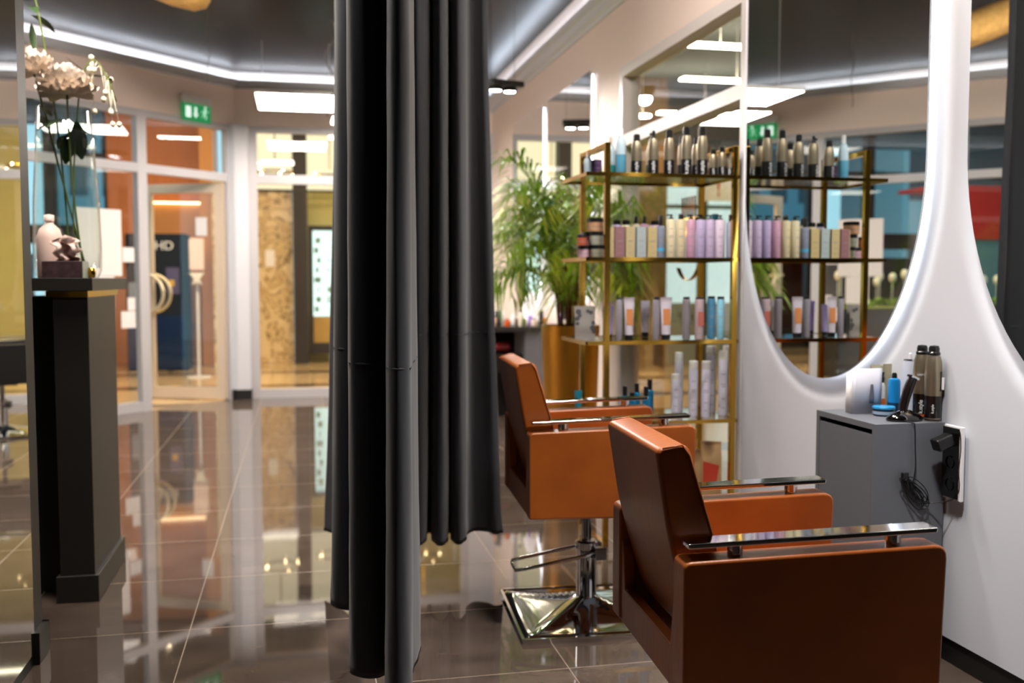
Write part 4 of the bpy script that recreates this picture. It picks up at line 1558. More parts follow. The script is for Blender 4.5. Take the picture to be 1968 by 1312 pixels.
# fourth shelf
z = SZ[3]
teal = pmat('#1f7f92', .3); azure = pmat('#1c82b4', .25, metal=.3)
squeeze_tube('teal squeeze tube standing at the left end of the fourth shelf', xat(1112, 4.36), 4.36, z, .036, .125, teal, M_BLKCAP, 'bottles on the fourth glass shelf', d=.028)
for px, yy, hh, lab in ((1202, YF + .04, .148, 'leftmost blue bottle of the fourth shelf cluster'), (1225, YB + .02, .145, 'blue bottle at the back of the cluster'), (1216, YF + .06, .115, 'shortest blue bottle with brown cap in the cluster'),
                        (1243, YF, .148, 'foremost blue bottle at the cluster right end'), (1250, YB, .165, 'blue bottle behind the foremost one')):
    round_bottle(lab + ', black cap', xat(px, yy), yy, z, hh, .0185, azure, M_BLKCAP, .3, .62, name='serum_bottle', group='blue bottles on the fourth glass shelf', text=False, shoulder=.03)
whl = pmat('#dad7e6', .35); whc = pmat('#d6d1cc', .4)
for px, yy, hh, rr, lab in ((1300, YF + .02, .19, .0155, 'shortest white bottle, leftmost of the tall group'), (1306, YB + .04, .27, .0155, 'white bottle just behind the leftmost'),
                            (1334, YF + .03, .243, .0165, 'white bottle, second from left at the front'), (1358, YF, .243, .0165, 'white bottle at the group centre front'),
                            (1368, YB, .30, .0185, 'tallest white bottle at the back'), (1391, YF + .04, .285, .0165, 'white bottle with ribbed print near the gold post'),
                            (1399, YB, .30, .0175, 'white bottle half behind the right gold post')):
    round_bottle(lab + ', fourth shelf', xat(px, yy), yy, z, hh * 1.06, rr * 1.27, whl, whc, .14, .98, name='hairspray_can', group='tall white bottles on the fourth glass shelf', shoulder=.01)

# bottom shelf paper bags
z = SZ[4]
kraft = pmat('#b08a60', .8, noise=.08, nscale=20)


def paper_bag(label, x, y, w, dd, h, rz, red=False):
    t = thing('paper_bag', label, 'bag', (x, y, z), rz, 'kraft bags on the lowest glass shelf')
    def f_(b):
        prism(b, [(-dd / 2, 0), (dd / 2, 0), (dd / 2, h * .72), (.004, h), (-.004, h), (-dd / 2, h * .72)], 'x', -w / 2, w / 2)
    addpart(t, 'bag_body', ('bag', w, dd, h), f_, kraft)
    addpart(t, 'folded_top', ('bagt', w, dd, h), lambda b: box(b, -w / 2 - .002, w / 2 + .002, -.008, .008, h * .90, h + .004), kraft)
    if red:
        addpart(t, 'red_print', ('bagr', w), lambda b: prism(b, [(-w * .45, h * .15), (w * .2, h * .15), (w * .38, h * .58), (-w * .45, h * .66)], 'y', -dd / 2 - .0015, -dd / 2 - .0005), pmat('#c8412c', .7))
    else:
        def g_(b):
            for k in range(7):
                a = k * .9
                tube(b, [(0, -dd / 2 - .001, h * .5), (.022 * math.cos(a), -dd / 2 - .001, h * .5 + .022 * math.sin(a))], .004, 5, flat=.3)
        addpart(t, 'dark_print', ('bagd', w), g_, pmat('#3a3230', .7))


paper_bag('kraft paper bag with dark printed emblem on the lowest shelf', xat(1328, 4.38), 4.38, .10, .07, .20, .0)
paper_bag('kraft paper bag with red print beside the right gold post', xat(1370, 4.33), 4.33, .09, .075, .245, -.3, red=True)

# ------------------------------------------------------------------ things on the grey cabinet
z = .755
ct = 'hair products on the grey cabinet'
t = thing('leaflet_stack', 'stack of upright white leaflets on the grey cabinet', 'leaflets', (1.828, 2.975, z), -.05)
for k in range(5):
    bm = newbm()
    # curved sheet
    n = 8
    A, B = [], []
    for i in range(n + 1):
        u = i / n
        x = -.055 + .105 * u
        y = -.028 + .010 * k + .010 * math.sin(PI * u) * (1 if k % 2 else -.6)
        hgt = .150 - .006 * k
        A.append(bm.verts.new((x, y, 0.0005))); B.append(bm.verts.new((x + .004, y + .003, hgt)))
    for i in range(n):
        bm.faces.new((A[i], A[i + 1], B[i + 1], B[i]))
    o = obj('leaflet', bm, M_PAPER if k else pmat('#c9c8d2', .3), t, smooth=True)
    s = o.modifiers.new('s', 'SOLIDIFY'); s.thickness = .0012
bm = newbm(); lathe(bm, [(0, 0), (.008, .0), (.0095, .02), (.006, .05), (.005, .062), (0, .064)], 16, M=Matrix.Translation((.012, -.0372, .035)) @ Matrix.Diagonal((1, .08, 1, 1)))
obj('printed_bottle', bm, pmat('#6d6a70', .5), t, smooth=True)
# serum bottle
t = thing('serum_bottle', 'silver dropper bottle with orange base between leaflets and gold tube', 'bottle', (1.903, 2.985, z), 0, ct)
addpart(t, 'body', 'srb', lambda b: lathe(b, [(0, 0), (.0125, 0), (.013, .003), (.013, .085), (.009, .098), (0, .098)], 24), pmat('#c9c6c0', .25))
addpart(t, 'orange_band', 'sro', lambda b: lathe(b, [(.0134, .022), (.0134, .045)], 24), pmat('#c2622a', .3))
addpart(t, 'dark_base', 'srd', lambda b: lathe(b, [(.0136, .001), (.0136, .02)], 24), M_BLKCAP)
addpart(t, 'pump', 'srp', lambda b: lathe(b, [(.009, .098), (.010, .115), (.0075, .118), (.0075, .125), (.009, .127), (.009, .133), (0, .134)], 18), M_BLKCAP)
squeeze_tube('gold tube standing behind the orange-banded bottle', 1.936, 3.005, z, .034, .158, pmat('#a8a184', .3, metal=.5), pmat('#5a5c64'), ct, d=.03)
t = thing('glass_jar', 'clear tumbler-like bottle behind the blue spray can', 'jar', (1.925, 3.045, z), 0, ct)
addpart(t, 'body', 'gj', lambda b: lathe(b, [(0, 0), (.022, 0), (.024, .15), (.023, .15), (.021, .004), (0, .004)], 24), pmat('#b4b39a', .15))
# blue spray can
t = thing('spray_can', 'short bright blue spray can with black nozzle on the cabinet', 'spray can', (1.905, 2.915, z), 0, ct)
addpart(t, 'body', 'bsb', lambda b: lathe(b, [(0, .0), (.0195, 0), (.0195, .108), (.017, .116), (.010, .120), (0, .12)], 28), pmat('#1f86c8', .22, metal=.3))
addpart(t, 'dark_base', 'bsd', lambda b: lathe(b, [(.0200, .0005), (.0200, .04)], 28), pmat('#16304a', .3))
addpart(t, 'nozzle', 'bsn', lambda b: lathe(b, [(.0085, .12), (.0085, .130), (.006, .137), (0, .138)], 18), M_BLKCAP)
# white aerosol
t = thing('spray_can', 'white aerosol can with clear cap behind the hairsprays', 'spray can', (1.950, 2.898, z), 0, ct)
addpart(t, 'body', 'wab', lambda b: lathe(b, [(0, 0), (.0235, 0), (.0235, .165), (.020, .176), (.0195, .18), (0, .18)], 28), pmat('#cdd2e0', .3, metal=.25))
addpart(t, 'metal_rim', 'war', lambda b: lathe(b, [(.0205, .178), (.0215, .180), (.0205, .183), (0, .183)], 28), M_CHROME)
addpart(t, 'nozzle', 'wan', lambda b: lathe(b, [(.005, .183), (.005, .20), (0, .203)], 14), M_WHITE)
# big gold hairsprays
for i, (x, y, hh, lab) in enumerate(((1.934, 2.812, .236, 'gold hairspray with black base, the left one of the pair with silver lettering'), (1.935, 2.753, .238, 'gold hairspray with black base, the right one of the pair nearest the wall'))):
    t = thing('hairspray_bottle', lab, 'bottle', (x, y, z), 0, ct)
    r = .0265; h = hh
    addpart(t, 'base_sleeve', ('hb', 1), lambda b: lathe(b, [(0, 0), (r * .86, 0), (r * .92, .004), (r * .95, h * .34)], 32), pmat('#1a1312', .22))
    addpart(t, 'body', ('hm', 1), lambda b: lathe(b, [(r * .955, h * .34), (r, h * .5), (r * .99, h * .64), (r * .88, h * .80), (r * .72, h * .865), (0, h * .866)], 32), M_CHAMP)
    addpart(t, 'foot_ring', ('hr', 1), lambda b: lathe(b, [(r * .87, 0.0005), (r * .90, .0015), (r * .93, .010), (r * .9, .012)], 32), M_CHAMP)
    addpart(t, 'cap', ('hc', 1), lambda b: lathe(b, [(r * .70, h * .867), (r * .72, h * .90), (r * .60, h * .915), (r * .62, h * .955), (r * .5, h * .99), (0, h)], 28), M_BLKCAP if i == 0 else mat('smoked_cap', '#202020', .12))
    if i == 1:
        addpart(t, 'white_sticker', 'hsst', lambda b: box(b, .0135, .0225, -.0232, -.0212, h * .42, h * .58), M_PAPER)
        addpart(t, 'dark_label', 'hsdl', lambda b: box(b, .006, .0105, -.0262, -.0245, h * .40, h * .66), M_BLKCAP)
    else:
        addpart(t, 'orange_mark', 'hsom', lambda b: lathe(b, [(r * .93, .010), (r * .935, .016)], 24), pmat('#c8562a', .3))
    an = -PI / 2 - .62
    for body, size, zz, vert, mm in (('LAKMÉ', .0085, h * .60, False, M_LET), ('k.style', .017 if i == 0 else .011, h * .17, True, M_LET)):
        if i == 1 and not vert:
            continue
        rr = r * (1.0 if not vert else .94) + .0006
        o = text_mesh(body, size, mm, t, (0, 0, 0), (0, 0, 0))
        m4 = Matrix.Translation((math.cos(an) * rr, math.sin(an) * rr, zz)) @ Matrix.Rotation(an + PI / 2, 4, 'Z') @ Matrix.Rotation(PI / 2, 4, 'X')
        if vert:
            m4 = m4 @ Matrix.Rotation(PI / 2, 4, 'Z')
        # wrap the letters round the body
        for v in o.data.vertices:
            p = v.co.copy()
            if not vert:
                a_ = p.x / rr
                v.co = (rr * math.sin(a_), p.y, rr * (math.cos(a_) - 1) + p.z)
            else:
                a_ = p.y / rr
                v.co = (p.x, rr * math.sin(a_), rr * (math.cos(a_) - 1) + p.z)
        o.matrix_local = m4
# blue lidded tin
t = thing('wax_tin', 'round hair wax tin with blue lid in front of the spray cans', 'tin', (1.856, 2.895, z), 0, ct)
addpart(t, 'tin_body', 'wt', lambda b: lathe(b, [(0, 0), (.0325, 0), (.034, .003), (.034, .022), (0, .022)], 36), pmat('#1c2734', .25))
addpart(t, 'lid', 'wl', lambda b: lathe(b, [(.0345, .0225), (.0355, .0235), (.0355, .029), (.034, .031), (0, .031)], 36), pmat('#2f8fc4', .3))
addpart(t, 'label_print', 'wp', lambda b: lathe(b, [(.0344, .006), (.0344, .016)], 36), pmat('#8fa3b8', .4))
# trimmer on charging stand
t = thing('hair_trimmer', 'black hair trimmer leaning in its glossy round charging stand', 'hair trimmer', (1.852, 2.775, z), 0)
bm = newbm()
lathe(bm, [(0, 0), (.058, 0), (.061, .005), (.058, .013), (.046, .022), (.028, .029), (.018, .034), (0, .035)], 40, M=Matrix.Diagonal((1.0, .62, 1, 1)))
obj('charging_stand', bm, M_GLOSSBLK, t, smooth=True)
bm = newbm()
P = catmull([(-.006, 0, .018), (-.004, 0, .045), (.004, 0, .078), (.014, 0, .108), (.026, 0, .134)], 6)
tube(bm, P, .0165, 18, rf=lambda u: (.80 + .30 * math.sin(PI * u * .8)), flat=.75)
obj('trimmer_body', bm, mat('dark_brown_plastic', '#140f0e', .25), t, smooth=True)
bm = newbm()
Mx = Matrix.Translation((.0275, 0, .1365)) @ Matrix.Rotation(.42, 4, 'Y')
box(bm, -.014, .014, -.013, .013, -.004, .003, M=Mx)
obj('blade', bm, M_CHROME, t)

# ------------------------------------------------------------------ palm in gold pot
PPX, PPY = 1.63, 5.9
t = thing('potted_palm', 'green areca palm in a tall brushed gold pot behind the shelf stand', 'potted plant', (PPX, PPY, 0))
bm = newbm(); lathe(bm, [(0, 0), (.150, 0), (.155, .01), (.178, .905), (.178, .915), (.168, .915), (.165, .86), (0, .86)], 48)
gp = mat('brushed_gold_pot', '#d89c3c', .36, 1.0, noise=.25, nscale=3, stretch=(5, 5, .5))
obj('pot', bm, gp, t, smooth=False)
auto(bpy.data.objects[t.children[0].name]) if t.children else None
bm = newbm(); lathe(bm, [(0, .862), (.164, .862), (.164, .87), (0, .885)], 32); obj('soil', bm, M_SOIL, t)
rnd = random.Random(11)
for k in range(12):
    a = k * 2.4
    r0 = .03 + .05 * rnd.random()
    bm = newbm()
    tube(bm, [(r0 * math.cos(a), r0 * math.sin(a), .87), (r0 * 1.2 * math.cos(a), r0 * 1.2 * math.sin(a), 1.05), (r0 * 1.7 * math.cos(a), r0 * 1.7 * math.sin(a), 1.28)], .009, 8, rf=lambda u: 1.1 - .4 * u)
    obj('cane', bm, M_STEMP, t, smooth=True)


def frond(az, length, rise, droop, mcol, base_r=.05, z0=1.0, nl=34, ll=.34):
    bm = newbm()
    dirh = Vector((math.cos(az), math.sin(az), 0))
    base = Vector((base_r * math.cos(az), base_r * math.sin(az), z0))
    P = []
    n = 22
    for i in range(n + 1):
        u = i / n
        P.append(Vector((1e9, 0, 0)) if False else base + dirh * (length * (u ** 1.35)) * .85 + Vector((0, 0, rise * (1 - (1 - u) ** 1.6) - droop * u ** 3)))
    for q in P:
        q.x = min(q.x, 1.94 - PPX)
    tube(bm, P, .0045, 6, rf=lambda u: 1.1 - .8 * u)
    side = Vector((-dirh.y, dirh.x, 0))
    for j in range(nl):
        u = .36 + .64 * j / (nl - 1)
        i = min(int(u * n), n - 1)
        p = P[i].lerp(P[i + 1], u * n - i) if i < n else P[-1]
        tan = (P[min(i + 1, n)] - P[i]).normalized()
        L_ = ll * (.55 + .45 * math.sin(PI * min(1, (u - .30) / .75))) * rnd.uniform(.85, 1.1)
        for s_ in (-1, 1):
            d_ = (tan * .62 + side * s_ * .72 + Vector((rnd.uniform(-.25, .25), rnd.uniform(-.25, .25), .1 + rnd.uniform(-.35, .25)))).normalized()
            w = .0062
            q0 = p
            q1 = p + d_ * L_ * .5
            q2 = p + d_ * L_ * .95 - Vector((0, 0, L_ * .38))
            up = d_.cross(Vector((0, 0, 1))).normalized()
            tw = up * w
            XL = 1.955 - PPX
            CL = lambda q: Vector((min(q.x, XL), q.y, q.z))
            v = [bm.verts.new(CL(q)) for q in (q0 - tw * .4, q0 + tw * .4, q1 + tw, q1 - tw, q2)]
            bm.faces.new((v[0], v[1], v[2], v[3])); bm.faces.new((v[3], v[2], v[4]))
    obj('frond', bm, mcol, t, smooth=False)


for k in range(42):
    az = k * 2.399 + .3
    ring = k / 42
    if k == 5:
        frond(3.5, .50, .98, .10, M_FROND, z0=1.0)
        continue
    frond(az, .36 + .34 * ring + rnd.uniform(-.05, .05), .78 - .44 * ring + rnd.uniform(-.05, .05), .08 + .22 * ring, M_FROND if k % 3 else M_FRONDY, z0=1.02 + .08 * (1 - ring))

# ------------------------------------------------------------------ far styling station
t = thing('styling_counter', 'black-topped styling counter with grey cabinet beyond the palm', 'counter', (1.75, 8.05, 0))
lb('worktop', 1.46, 1.975, 7.62, 8.6, .785, .82, M_BLK, t, ox=1.75, oy=8.05)
lb('cabinet_body', 1.745, 1.97, 7.66, 8.05, .06, .784, M_GREYCAB, t, ox=1.75, oy=8.05)
lb('drawer', 1.50, 1.74, 7.75, 8.05, .45, .60, M_BLKPL, t, ox=1.75, oy=8.05)
lb('side_panel', 1.48, 1.97, 8.52, 8.58, .0, .784, M_BLKPL, t, ox=1.75, oy=8.05)
small = [(950, '#c8a08a', .10, 'beige'), (957, '#30343a', .17, 'black-topped'), (966, '#e8e2da', .14, 'white'), (975, '#e0642c', .07, 'orange'), (986, '#d8dce0', .12, 'silver'),
         (992, '#8a3a2c', .08, 'dark red'), (1000, '#e2dcc8', .15, 'cream'), (1006, '#a8c070', .08, 'light green'), (1019, '#8a6ac0', .11, 'violet'), (1026, '#e8d8c8', .07, 'pale'), (1040, '#202024', .17, 'black'), (1047, '#e8942c', .09, 'amber')]
for i, (px, c_, hh, nm) in enumerate(small):
    yy = 7.70 + .05 * (i % 3)
    round_bottle(f'small {nm} bottle on the distant black counter', min(xat(px, yy), 1.93), yy, .82, hh * .9, .018 + .006 * (i % 2), pmat(c_), M_BLKCAP if i % 3 == 0 else M_WHITE, .18, .5, name='cosmetic_bottle', group='small bottles on the distant counter', text=False)
# white towel
bm = newbm()
lathe(bm, [(0, 0), (.09, 0), (.085, .05), (.05, .18), (.028, .26), (0, .27)], 20, c=(1.80, 7.05, .93), M=None)
for v in bm.verts:
    a = math.atan2(v.co.y - 7.05, v.co.x - 1.80)
    f_ = 1 + .12 * math.sin(a * 5)
    v.co.x = 1.80 + (v.co.x - 1.80) * f_; v.co.y = 7.05 + (v.co.y - 7.05) * f_
bmesh.ops.translate(bm, verts=bm.verts, vec=(.06, .91, -.11))
o = obj('folded_towel', bm, mat('white_cloth', '#f2f0f2', .8), smooth=True)
tag(o, 'white cloth draped in a cone on the distant counter, behind the palm', 'towel')
# red hair dryer hanging under the far counter
t = thing('hair_dryer', 'dark red hair dryer resting on the drawer of the distant counter', 'hair dryer', (1.60, 7.88, .645))
bm = newbm(); lathe(bm, [(0, -.09), (.030, -.088), (.034, -.03), (.040, .04), (.034, .07), (0, .075)], 20, M=Matrix.Rotation(PI / 2, 4, 'Y')); obj('barrel', bm, pmat('#7a1f22', .3), t, smooth=True)
bm = newbm(); tube(bm, [(.0, 0, -.02), (.02, 0, -.04)], .015, 10); obj('handle', bm, M_BLKPL, t, smooth=True)

# ------------------------------------------------------------------ corridor beyond the facade
sbox('ceiling_corridor', (-9.5, 9.5, FARY + .3, 18, 3.75, 3.8), M_HALLCEIL)
sbox('ceiling_side_room', (2.12, 9.5, 1.0, FARY + .3, 3.75, 3.8), M_HALLCEIL)
bm = newbm(); box(bm, -2.62, -1.30, 15.0, 15.1, 0, 3.75); struct('wall_wood', bm, M_WOOD)
bm = newbm(); box(bm, -1.30, -1.12, 14.2, 15.1, 0, 3.75); struct('wall_wood_end', bm, M_WOODL)
sbox('wall_alcove', (-2.25, -1.32, 14.93, 14.99, .55, 2.28), M_WOODL)
bm = newbm(); box(bm, -2.2, -1.36, 14.88, 14.92, 2.26, 2.28); o = obj('alcove_light', bm, emis('alcove_glow', '#ffdca8', 6.)); tag(o, 'warm light line at the top of the wooden alcove behind the door', 'light strip')
sbox('wall_marble', (-1.12, -.93, 13.9, 14.4, 0, 2.6), M_MARBLE)
sbox('wall_marble_wide', (-.60, -.075, 14.5, 15.0, .0, 2.42), M_MARBLE)
sbox('trim_6', (-.93, .60, 14.46, 14.5, 2.42, 2.45), M_DKBR)
sbox('wall_cream_glow', (-.93, 1.0, 14.6, 14.66, 2.45, 3.75), M_CREAMGLOW)  # bright cream wall, its glow comes from the material
sbox('wall_dark_post', (-.07, .13, 14.3, 14.5, 0, 3.75), M_DKBR)
sbox('wall_olive', (.13, 4.2, 14.9, 15.0, 0, 3.75), M_OLIVE)
sbox('wall_between', (-.93, -.60, 14.8, 14.9, 0, 2.45), M_CREAM)
t = thing('door_2', None, None, (0, 0, 0), kind='structure')
bm = newbm(); box(bm, .14, .20, 14.5, 14.58, .12, 1.95); box(bm, .56, .62, 14.5, 14.58, .12, 1.95); box(bm, .20, .56, 14.5, 14.58, 1.88, 1.95); box(bm, .20, .56, 14.5, 14.58, .12, .28)
obj('door_frame', bm, M_DKBR, t)
bm = newbm(); box(bm, .20, .56, 14.54, 14.55, .66, 1.88); obj('door_pane', bm, M_SCREEN, t)
bm = newbm(); box(bm, .20, .56, 14.53, 14.55, .28, .65); obj('door_panel', bm, mat('gold_panel', '#b08c4a', .4), t)
bm = newbm()
for k in range(8):
    box(bm, .22 + .02 * (k % 3), .28 + .03 * (k % 2), 14.52, 14.53, .72 + .14 * k, .80 + .14 * k)
    box(bm, .40, .41 + .02 * (k % 3), 14.52, 14.53, .70 + .15 * k, .82 + .13 * k)
obj('door_decor', bm, mat('grey_green_shade', '#7d9a88', .5), t)
bm = newbm(); box(bm, -.455, -.33, 14.48, 14.49, 1.37, 1.60); o = obj('notice_sheet', bm, M_PAPER); tag(o, 'small white notice on the brown marble pillar beyond the window', 'notice')

# cash machine
t = thing('cash_machine', 'dark cash machine with navy lower front in the corridor', 'cash machine', (-1.72, 13.6, 0))
bm = newbm(); box(bm, -.46, .30, -.0, .5, 0, 1.78); obj('housing', bm, mat('dark_grey_metal', '#1c1d22', .6, spec=.1), t, bevel=.02)
bm = newbm(); box(bm, -.44, .28, -.03, .01, .02, .72); obj('lower_front', bm, M_BLUEM, t)
bm = newbm(); box(bm, .04, .20, -.02, -.001, 1.0, 1.34); obj('poster', bm, mat('poster_violet', '#4a4468', .5), t)
bm = newbm(); box(bm, .07, .14, -.025, -.021, 1.10, 1.18); obj('poster_mark', bm, pmat('#c8a040', .5), t)
bm = newbm(); box(bm, -.42, -.15, -.04, -.001, .82, 1.15); obj('screen_niche', bm, pmat('#6e7684', .4), t)
text_mesh('HD', .16, M_WHITE, t, (.02, -.012, 1.62), (PI / 2, 0, 0), 'lettering', .004)
bm = newbm(); lathe(bm, [(0, 0), (.04, 0), (.04, .02), (0, .02)], 16, c=(.1, -.25, 0)); obj('foot_bollard', bm, M_DKBR, t)

# sanitizer stand
t = thing('sanitizer_stand', 'blush sanitizer dispenser on a thin stand seen through the glass door', 'dispenser', (-1.20, 12.6, 0))
bm = newbm(); lathe(bm, [(0, 0), (.14, 0), (.14, .012), (0, .012)], 24); obj('base', bm, M_ALUW, t)
bm = newbm(); tube(bm, [(0, 0, .01), (0, 0, 1.22)], .018, 10); obj('pole', bm, M_ALUW, t)
bm = newbm(); box(bm, -.085, .085, -.06, -.0, 1.30, 1.68); obj('dispenser_box', bm, M_PINKW, t, bevel=.01)
bm = newbm(); prism(bm, [(-.09, 1.27), (.09, 1.27), (.03, 1.19), (.06, 1.12), (0, 1.16), (-.06, 1.12), (-.03, 1.19)], 'y', -.08, -.02); obj('drip_tray', bm, pmat('#d8d0c0'), t)

# chandeliers
for lab, x, y in (('sparkling chandelier in the hall left of the dark post', -.28, 13.2), ('sparkling chandelier in the hall right of the dark post', .42, 13.6), ('chandelier hanging farther right in the hall', 1.6, 13.2)):
    t = thing('chandelier', lab, 'chandelier', (x, y, 2.55), 0, 'hall chandeliers')
    bm = newbm(); tube(bm, [(0, 0, .1), (0, 0, 1.2)], .008, 6); lathe(bm, [(.22, 0), (.23, .01), (.22, .02)], 24); obj('chandelier_frame', bm, M_GOLD, t)
    for k in range(5):
        a = k * 1.3
        bm = newbm(); lathe(bm, [(0, -.014), (.012, 0), (0, .016)], 8, c=(.22 * math.cos(a), .22 * math.sin(a), .045 * ((k * 7) % 3) - .03)); obj('bulb', bm, M_WARM, t, smooth=True)

# hall lights; the wide panels are added out of view for brightness
for i, (x, y, wx, wy) in enumerate(((-2.6, 11.1, 1.2, .5), (-.5, 11.1, 1.2, .5), (1.6, 11.1, 1.2, .5), (-1.86, 13.9, .2, .16), (6.8, 6.5, 1.6, .6))):
    t = thing('hall_panel_light', ('unseen wide ceiling panel added outside the glass door', 'unseen wide ceiling panel added before the marble pillars', 'unseen wide ceiling panel added beyond the right end window', 'tiny square warm downlight before the wooden wall', 'unseen wide ceiling panel added in the next room')[i], 'ceiling light', (x, y, 3.745), 0, 'recessed hall panels')
    bm = newbm(); box(bm, -wx / 2, wx / 2, -wy / 2, wy / 2, -.012, 0); obj('diffuser', bm, M_HALLP, t)
hl = [(-1.6, 12.2, 'round'), (0.4, 12.0, 'tube'), (2.2, 13.2, 'tube'), (4.4, 9.6, 'tube'), (4.9, 11.6, 'tube'), (5.6, 10.4, 'round'), (4.2, 11.9, 'round'), (6.2, 11.9, 'round'), (3.6, 8.2, 'tube'), (-4.4, 11.6, 'tube'), (5.3, 8.6, 'tube')]
names = ['above the wooden wall', 'before the marble pillar', 'behind the far window right part', 'in the next room, nearer long one', 'in the next room, farther long one', 'in the next room, right round one',
         'in the next room, left round one', 'in the next room, farthest round one', 'in the next room, close to the window', 'by the planter outside', 'in the next room, right long one']
for (x, y, k), nm in zip(hl, names):
    t = thing('hall_light', f'{"round" if k == "round" else "long"} warm ceiling light {nm}', 'ceiling light', (x, y, 3.70 if x < 3 else 3.2), 0, 'warm hall ceiling lights')
    bm = newbm()
    if k == 'round':
        lathe(bm, [(0, 0), (.10, 0), (.11, .02), (0, .02)], 24)
    else:
        box(bm, -.6, .6, -.06, .06, 0, .02)
    obj('diffuser', bm, M_HALL, t)
    bm = newbm()
    if x >= 3:
        tube(bm, [(0, 0, .02), (0, 0, .54)], .004, 5)
    else:
        box(bm, -.03, .03, -.03, .03, .021, .05)
    obj('mount', bm, M_WHITE, t)

# next room behind the right window
sbox('wall_side_tan', (4.15, 4.65, 12.2, 12.3, 0, 3.75), M_TANW)
sbox('wall_side_dark', (4.2, 9.5, 13.4, 13.5, 2.5, 3.75), M_GREYW)
sbox('wall_side_lower', (4.2, 9.5, 13.4, 13.5, 0, .85), mat('grey_green_panel', '#8a9388', .5))
t = thing('window_4', None, None, (0, 0, 0), kind='structure')
bm = newbm(); box(bm, 4.2, 9.5, 13.45, 13.46, .85, 2.5); obj('window_pane', bm, M_FROST, t)
bm = newbm()
for x in (5.62, 7.2):
    box(bm, x - .06, x + .06, 13.30, 13.40, 0, 3.7)
box(bm, 4.2, 9.5, 13.34, 13.44, 2.19, 2.24)
obj('window_frame', bm, mat('dark_green_grey', '#3c453e', .5), t)
sbox('wall_daylight_stop', (-9.5, -9.4, 4, 18, 0, 3.75), M_GREYW)  # unseen wall added to keep daylight from flooding the corridor
sbox('wall_side_outer', (9.4, 9.5, 1.0, 18, 0, 3.75), M_GREYW)
sbox('wall_side_near', (2.1, 9.5, .9, 1.0, 0, 3.75), M_GREYW)
t = thing('shop_sign', 'pale sign board with red and gold characters in the next room', 'sign', (5.65, 12.6, 2.40))
bm = newbm(); box(bm, -.35, .75, 0, .03, -.16, .18); obj('sign_board', bm, pmat('#d9d4c8', .5), t)
text_mesh('!', .30, M_RED, t, (-.12, -.008, 0), (PI / 2, 0, 0), 'red_letter', .004)
text_mesh('S', .30, pmat('#c89a50'), t, (.22, -.008, 0), (PI / 2, 0, 0), 'gold_letter', .004)
for k in (-.3, .7):
    bm = newbm(); tube(bm, [(k, .015, .18), (k, .015, 1.35)], .006, 6); obj('sign_rod', bm, M_DKBR, t)

# outside to the left: daylight side with mullions, planter, red booth
t = thing('window_5', None, None, (0, 0, 0), kind='structure')
bm = newbm()
for x in (-2.75, -3.6, -4.9, -6.0, -7.6):
    box(bm, x - .09, x + .09, 16.0, 16.15, 0, 3.75)
box(bm, -9.5, -2.62, 16.0, 16.15, 1.72, 2.0)
box(bm, -9.5, -2.62, 16.0, 16.15, 3.0, 3.08)
box(bm, -9.5, -2.62, 16.0, 16.15, 0, .3)
obj('window_frame', bm, M_DKBR, t)
bm = newbm(); box(bm, -9.5, -2.62, 16.05, 16.06, 0, 3.75); obj('window_pane', bm, M_GLASS, t)
t = thing('planter', 'long black planter with white tulips outside the facade, seen in the mirrors', 'planter', (-3.9, 11.0, 0))
bm = newbm(); box(bm, -1.4, 1.5, -.2, .2, 0, .84); obj('trough', bm, M_BLK, t)
bm = newbm(); box(bm, -1.42, 1.52, -.21, .21, .841, .87); obj('gold_edge', bm, M_GOLD, t)
bm = newbm()
for k in range(160):
    x = random.uniform(-1.35, 1.45); y = random.uniform(-.15, .15); a = random.uniform(0, 6.28)
    leaf(bm, (x, y, .87), (math.cos(a) * .5, math.sin(a) * .5, 1), random.uniform(.12, .22), .016, .4)
o = obj('greenery', bm, M_FROND, t); o['kind'] = 'stuff'
for k in range(26):
    x = -1.3 + 2.7 * k / 25 + random.uniform(-.05, .05)
    y = random.uniform(-.12, .12); zt = random.uniform(1.08, 1.2)
    bm = newbm(); lathe(bm, [(0, 0), (.035, .02), (.045, .06), (.038, .10), (.015, .12), (0, .10)], 10, c=(x, y, zt))
    tube(bm, [(x, y, .87), (x, y, zt)], .006, 5)
    obj('tulip', bm, M_BUD, t, smooth=True)
t = thing('red_booth', 'red kiosk with a grey window, reflected at the right mirror edge', 'kiosk', (-5.6, 12.4, 0))
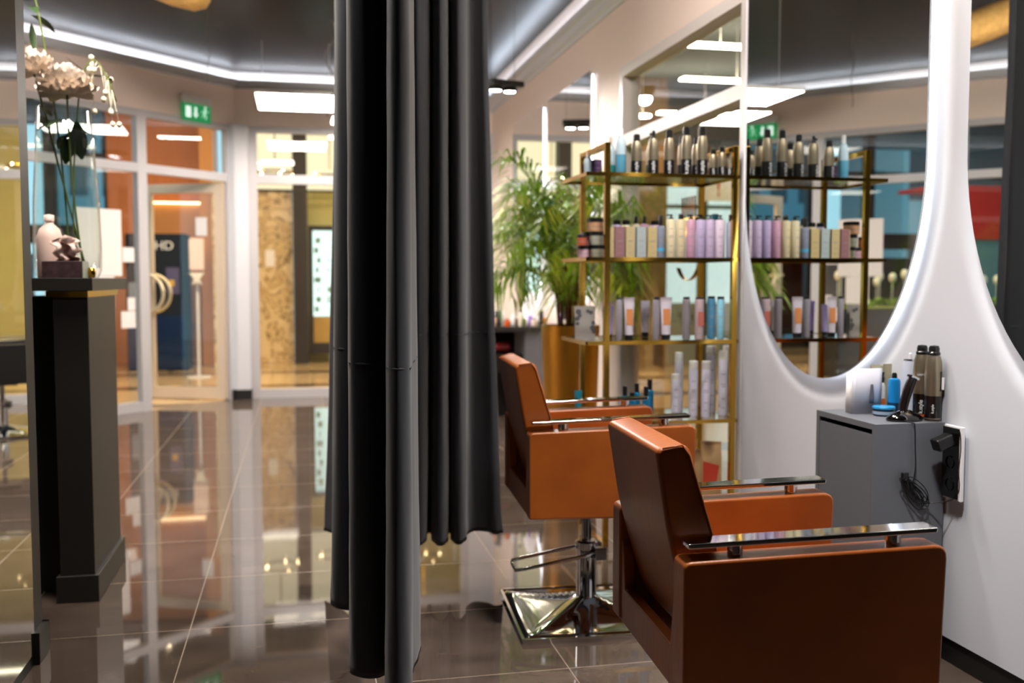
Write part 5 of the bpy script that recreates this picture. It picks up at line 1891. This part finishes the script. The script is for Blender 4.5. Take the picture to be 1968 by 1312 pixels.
bm = newbm(); box(bm, -.9, .75, 0, .12, 1.75, 2.5); box(bm, .35, .75, 0, .12, 0, 1.75); box(bm, -.9, -.6, 0, .12, 0, 1.75); box(bm, -.6, .35, 0, .12, 0, .7)
obj('front', bm, M_RED, t)
bm = newbm(); box(bm, -.6, .35, .04, .06, .7, 1.75); obj('kiosk_window', bm, pmat('#5f7d84', .3), t)
bm = newbm(); box(bm, -.9, .75, .12, 1.0, 0, .05); box(bm, -.9, .75, .12, 1.0, 2.45, 2.5); box(bm, -.9, -.85, .12, 1.0, .05, 2.45); obj('shell', bm, M_RED, t)
for i, (x, w_, h_, c_) in enumerate(((-4.2, 3.0, 9, '#7fa0ac'), (-8.3, 3.2, 14, '#5f7f8c'), (-13.5, 4.5, 8, '#93aab0'), (-19, 5, 11, '#6f8d98'))):
    t = thing('street_building', ('pale blue-grey building outside, behind the planter', 'taller blue-grey building outside, second from the wooden wall', 'low light grey building outside, third along the street', 'dull grey building at the far end of the street')[i], 'building', (x, 26 - i * 1.5, 0), 0, 'buildings across the street')
    lb('facade_wall', -w_ / 2, w_ / 2, 0, 3, 0, h_, pmat(c_, .8), t)
    for a in range(4):
        for b_ in range(3):
            lb('window', -w_ / 2 + .3 + a * w_ / 4, -w_ / 2 + .3 + a * w_ / 4 + w_ / 7, -.02, 0, .8 + b_ * 2.4, 2.2 + b_ * 2.4, pmat('#24333c', .15), t)
sbox('wall_street_low', (-9.5, -4.2, 17.4, 17.5, 0, 1.6), mat('street_wall', '#4a3c34', .8))

# ------------------------------------------------------------------ world and render look
w = bpy.data.worlds.new('daylight')
S.world = w
w.use_nodes = True
bg = w.node_tree.nodes['Background']
bg.inputs['Color'].default_value = (*lin('#9fd2e6'), 1)
bg.inputs['Strength'].default_value = 1.3
S.view_settings.view_transform = 'Standard'
S.view_settings.look = 'None'
S.view_settings.gamma = 1
S.view_settings.exposure = 0.22
S.view_settings.use_curve_mapping = False
S.cycles.use_denoising = True
S.cycles.max_bounces = 9
S.cycles.glossy_bounces = 7
S.cycles.transparent_max_bounces = 24
S.cycles.caustics_reflective = False
S.cycles.caustics_refractive = False
S.cycles.sample_clamp_indirect = 6
